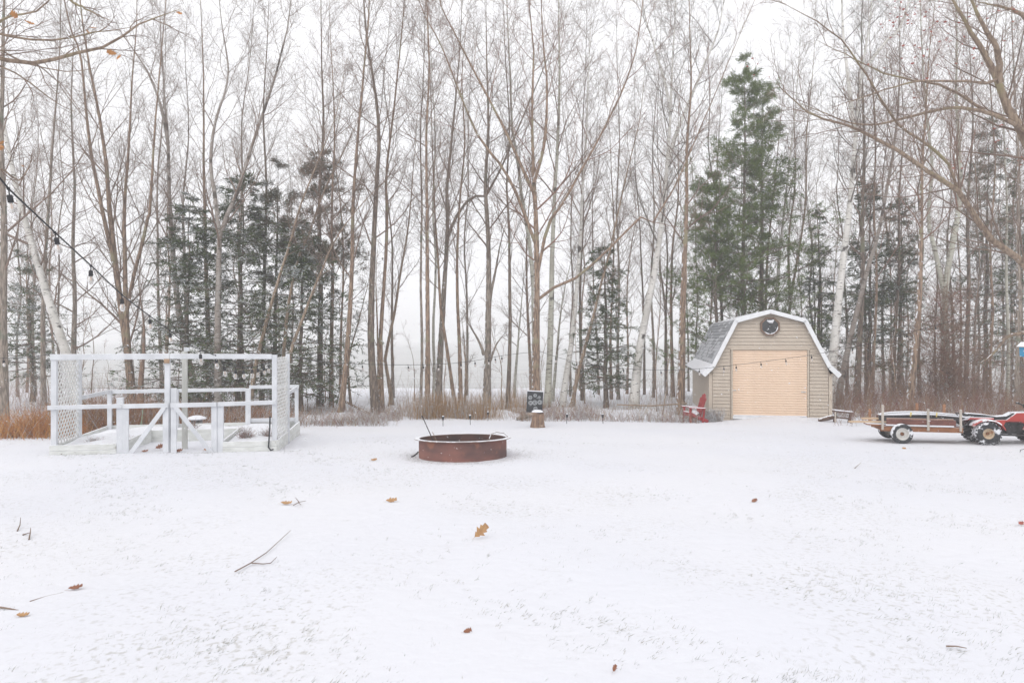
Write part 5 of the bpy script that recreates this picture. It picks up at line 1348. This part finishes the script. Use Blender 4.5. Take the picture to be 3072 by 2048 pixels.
L = r1.uniform(.015, .050, N)[:, None]; S = unit(np.cross(D, np.array([[0, 1., .2]]))) * r1.uniform(.0009, .0018, N)[:, None]
V = np.stack([P - S, P + S, P + D * L + np.array([0, 0, -.006])], 1).reshape(-1, 3)
m_gr = [mat('straw_grass', (.34, .30, .22), (.25, .22, .16), .9, 4), mat('grey_green_grass', (.20, .22, .17), (.15, .17, .13), .9, 4), mat('frosted_grass', (.48, .48, .47), (.38, .38, .37), .9, 4)]
tag(link('grass_tips', mesh_np('grass_tips', V, np.arange(len(V)).reshape(-1, 3), m_gr, r1.choice(3, N, p=[.25, .25, .5]), False)), 'short grass tips poking through the thin snow', kind='stuff')

# ------------------------------------------------------------ leaves and twigs lying on the snow
def ground_leaf(u, v, L, m, lab, tilt=(.0, .0), rz=0., lift=.012, curl=.3):
    vs, fs = leaf_shape(L, random, curl)
    me = bpy.data.meshes.new('oak_leaf'); me.from_pydata(vs, [], fs); me.materials.append(m)
    o = link('oak_leaf', me); p = G(u, v); o.location = p + Vector((0, 0, lift)); o.rotation_euler = (tilt[0], tilt[1], rz)
    sm = o.modifiers.new('thick', 'SOLIDIFY'); sm.thickness = .0012
    return tag(o, lab, 'leaf', 'fallen oak leaves on the snow')
ground_leaf(1426, 1624, .17, m_leaf_t, 'large tan oak leaf standing upright in the middle foreground', (1.25, -.75), .1, .03)
ground_leaf(1158, 1506, .14, m_leaf_t, 'tan oak leaf lying flat below the fire ring', (.5, -.1), .2)
ground_leaf(842, 1512, .14, m_leaf_t, 'pale tan oak leaf lying beside the small forked twig', (.3, 0), .1)
ground_leaf(2254, 1510, .09, m_leaf_r, 'small brown leaf lying alone below the shed', (.8, -.3), .4)
ground_leaf(205, 1762, .10, m_leaf_r, 'dark brown crumpled leaf in the left foreground', (.3, -.1), .5)
ground_leaf(50, 1842, .08, m_leaf_t, 'half-buried tan leaf at the lower left edge', (.3, 0), .2)
ground_leaf(1390, 1900, .055, m_leaf_r, 'thin curled brown leaf low in the middle foreground', (1.0, -.2), .3)
ground_leaf(1838, 2022, .045, m_leaf_r, 'little brown leaf near the bottom edge right of centre', (.8, -.5), 1.)
ground_leaf(3055, 1574, .08, m_leaf_red, 'dark red leaf cut by the right edge of the picture', (.6, -.2), .4)
ground_leaf(1112, 1379, .12, m_leaf_t, 'small tan leaf on the snow left of the fire ring', (.6, -.1), .6)
ground_leaf(468, 1352, .17, m_leaf_r, 'large russet leaf leaning at the left gate leaf', (1.0, -.4), .3, .04)
ground_leaf(425, 1359, .12, m_leaf_r, 'russet leaf lying under the left gate brace', (.5, -.1), .3)
ground_leaf(524, 1357, .16, m_leaf_r, 'russet leaf lying at the foot of the gate centre', (.6, -.1), .1)
ground_leaf(612, 1352, .13, m_leaf_o, 'orange leaf at the foot of the right gate brace', (.7, -.2), .2)
ground_leaf(832, 1327, .13, m_leaf_o, 'orange leaf caught at the right lattice foot', (1.1, -.2), .2, .05)
ground_leaf(2705, 1347, .10, m_leaf_t, 'pale leaf on the snow below the trailer wheel', (.8, 0), .3)
def twig_on_snow(lab, chains, r=.005, m=TWIG, z=.012):
    b = MB()
    for ch in chains:
        pts = [G(u, v) + Vector((0, 0, z + h)) for u, v, h in ch]
        b.tube(pts, [r * (1 - .6 * i / (len(pts) - 1)) for i in range(len(pts))], 6)
    return tag(b.build('fallen_twig', m, smooth=True), lab, 'twig', 'fallen twigs on the snow')
twig_on_snow('long forked twig lying left of the upright tan leaf', [[(705, 1710, 0), (750, 1690, .01), (800, 1660, .015), (835, 1630, .02), (872, 1600, .03)], [(755, 1689, .01), (790, 1692, .01), (812, 1690, .01), (830, 1676, .02)]], .006)
twig_on_snow('small forked twig beside the pale tan leaf', [[(880, 1517, 0), (897, 1512, .02), (918, 1508, .02)], [(897, 1512, .02), (886, 1500, .03)], [(895, 1513, .02), (903, 1518, .01)]], .006)
twig_on_snow('short upright twig near the left edge', [[(52, 1588, 0), (60, 1578, .03), (62, 1562, .05)]], .007)
twig_on_snow('stubby twig right of the upright twig at the left edge', [[(87, 1612, 0), (91, 1600, .03), (92, 1590, .04)], [(68, 1599, 0), (90, 1598, .02)]], .008)
twig_on_snow('thick half-buried stick at the left edge', [[(-20, 1814, 0), (20, 1818, -.002), (56, 1821, -.01)]], .009)
twig_on_snow('slim straight twig at the lower right', [[(2838, 1955, 0), (2870, 1960, .01), (2900, 1966, .01)]], .006)
twig_on_snow('low twig trail leading to the crumpled leaf at left', [[(90, 1795, -.008), (140, 1780, -.006), (190, 1768, -.006)]], .006)
twig_on_snow('little forked twig right of centre below the shed', [[(2564, 1405, 0), (2574, 1399, .02), (2582, 1394, .03)]], .006)

# ------------------------------------------------------------ falling snow
n = 15000
d = 5 + 22 * r1.random(n) ** .8; u = r1.uniform(-60, 3130, n); v = r1.uniform(-60, 1500, n)
P = np.stack([(u - 1536) / FPX * d, d, EYE - (v - HOR) / FPX * d], 1)
P = P[P[:, 2] > gz(P[:, 0], P[:, 1]) + .05]; n = len(P)
ax = unit(np.array([[.75, .1, -.55]]) + r1.normal(0, .25, (n, 3))); s1 = unit(np.cross(ax, np.array([[0, 1., 0]]))); s2 = np.cross(ax, s1)
a = r1.uniform(.004, .010, n)[:, None]; b = a * r1.uniform(.30, .45, n)[:, None]
V = np.stack([P + ax * a, P + s1 * b, P + s2 * b, P - s1 * b, P - s2 * b, P - ax * a], 1).reshape(-1, 3)
T = np.array([(0, 1, 2), (0, 2, 3), (0, 3, 4), (0, 4, 1), (5, 2, 1), (5, 3, 2), (5, 4, 3), (5, 1, 4)])
tag(link('snowflakes', mesh_np('snowflakes', V, (T[None] + 6 * np.arange(n)[:, None, None]).reshape(-1, 3), m_snow)), 'snowflakes drifting down through the yard', kind='stuff')
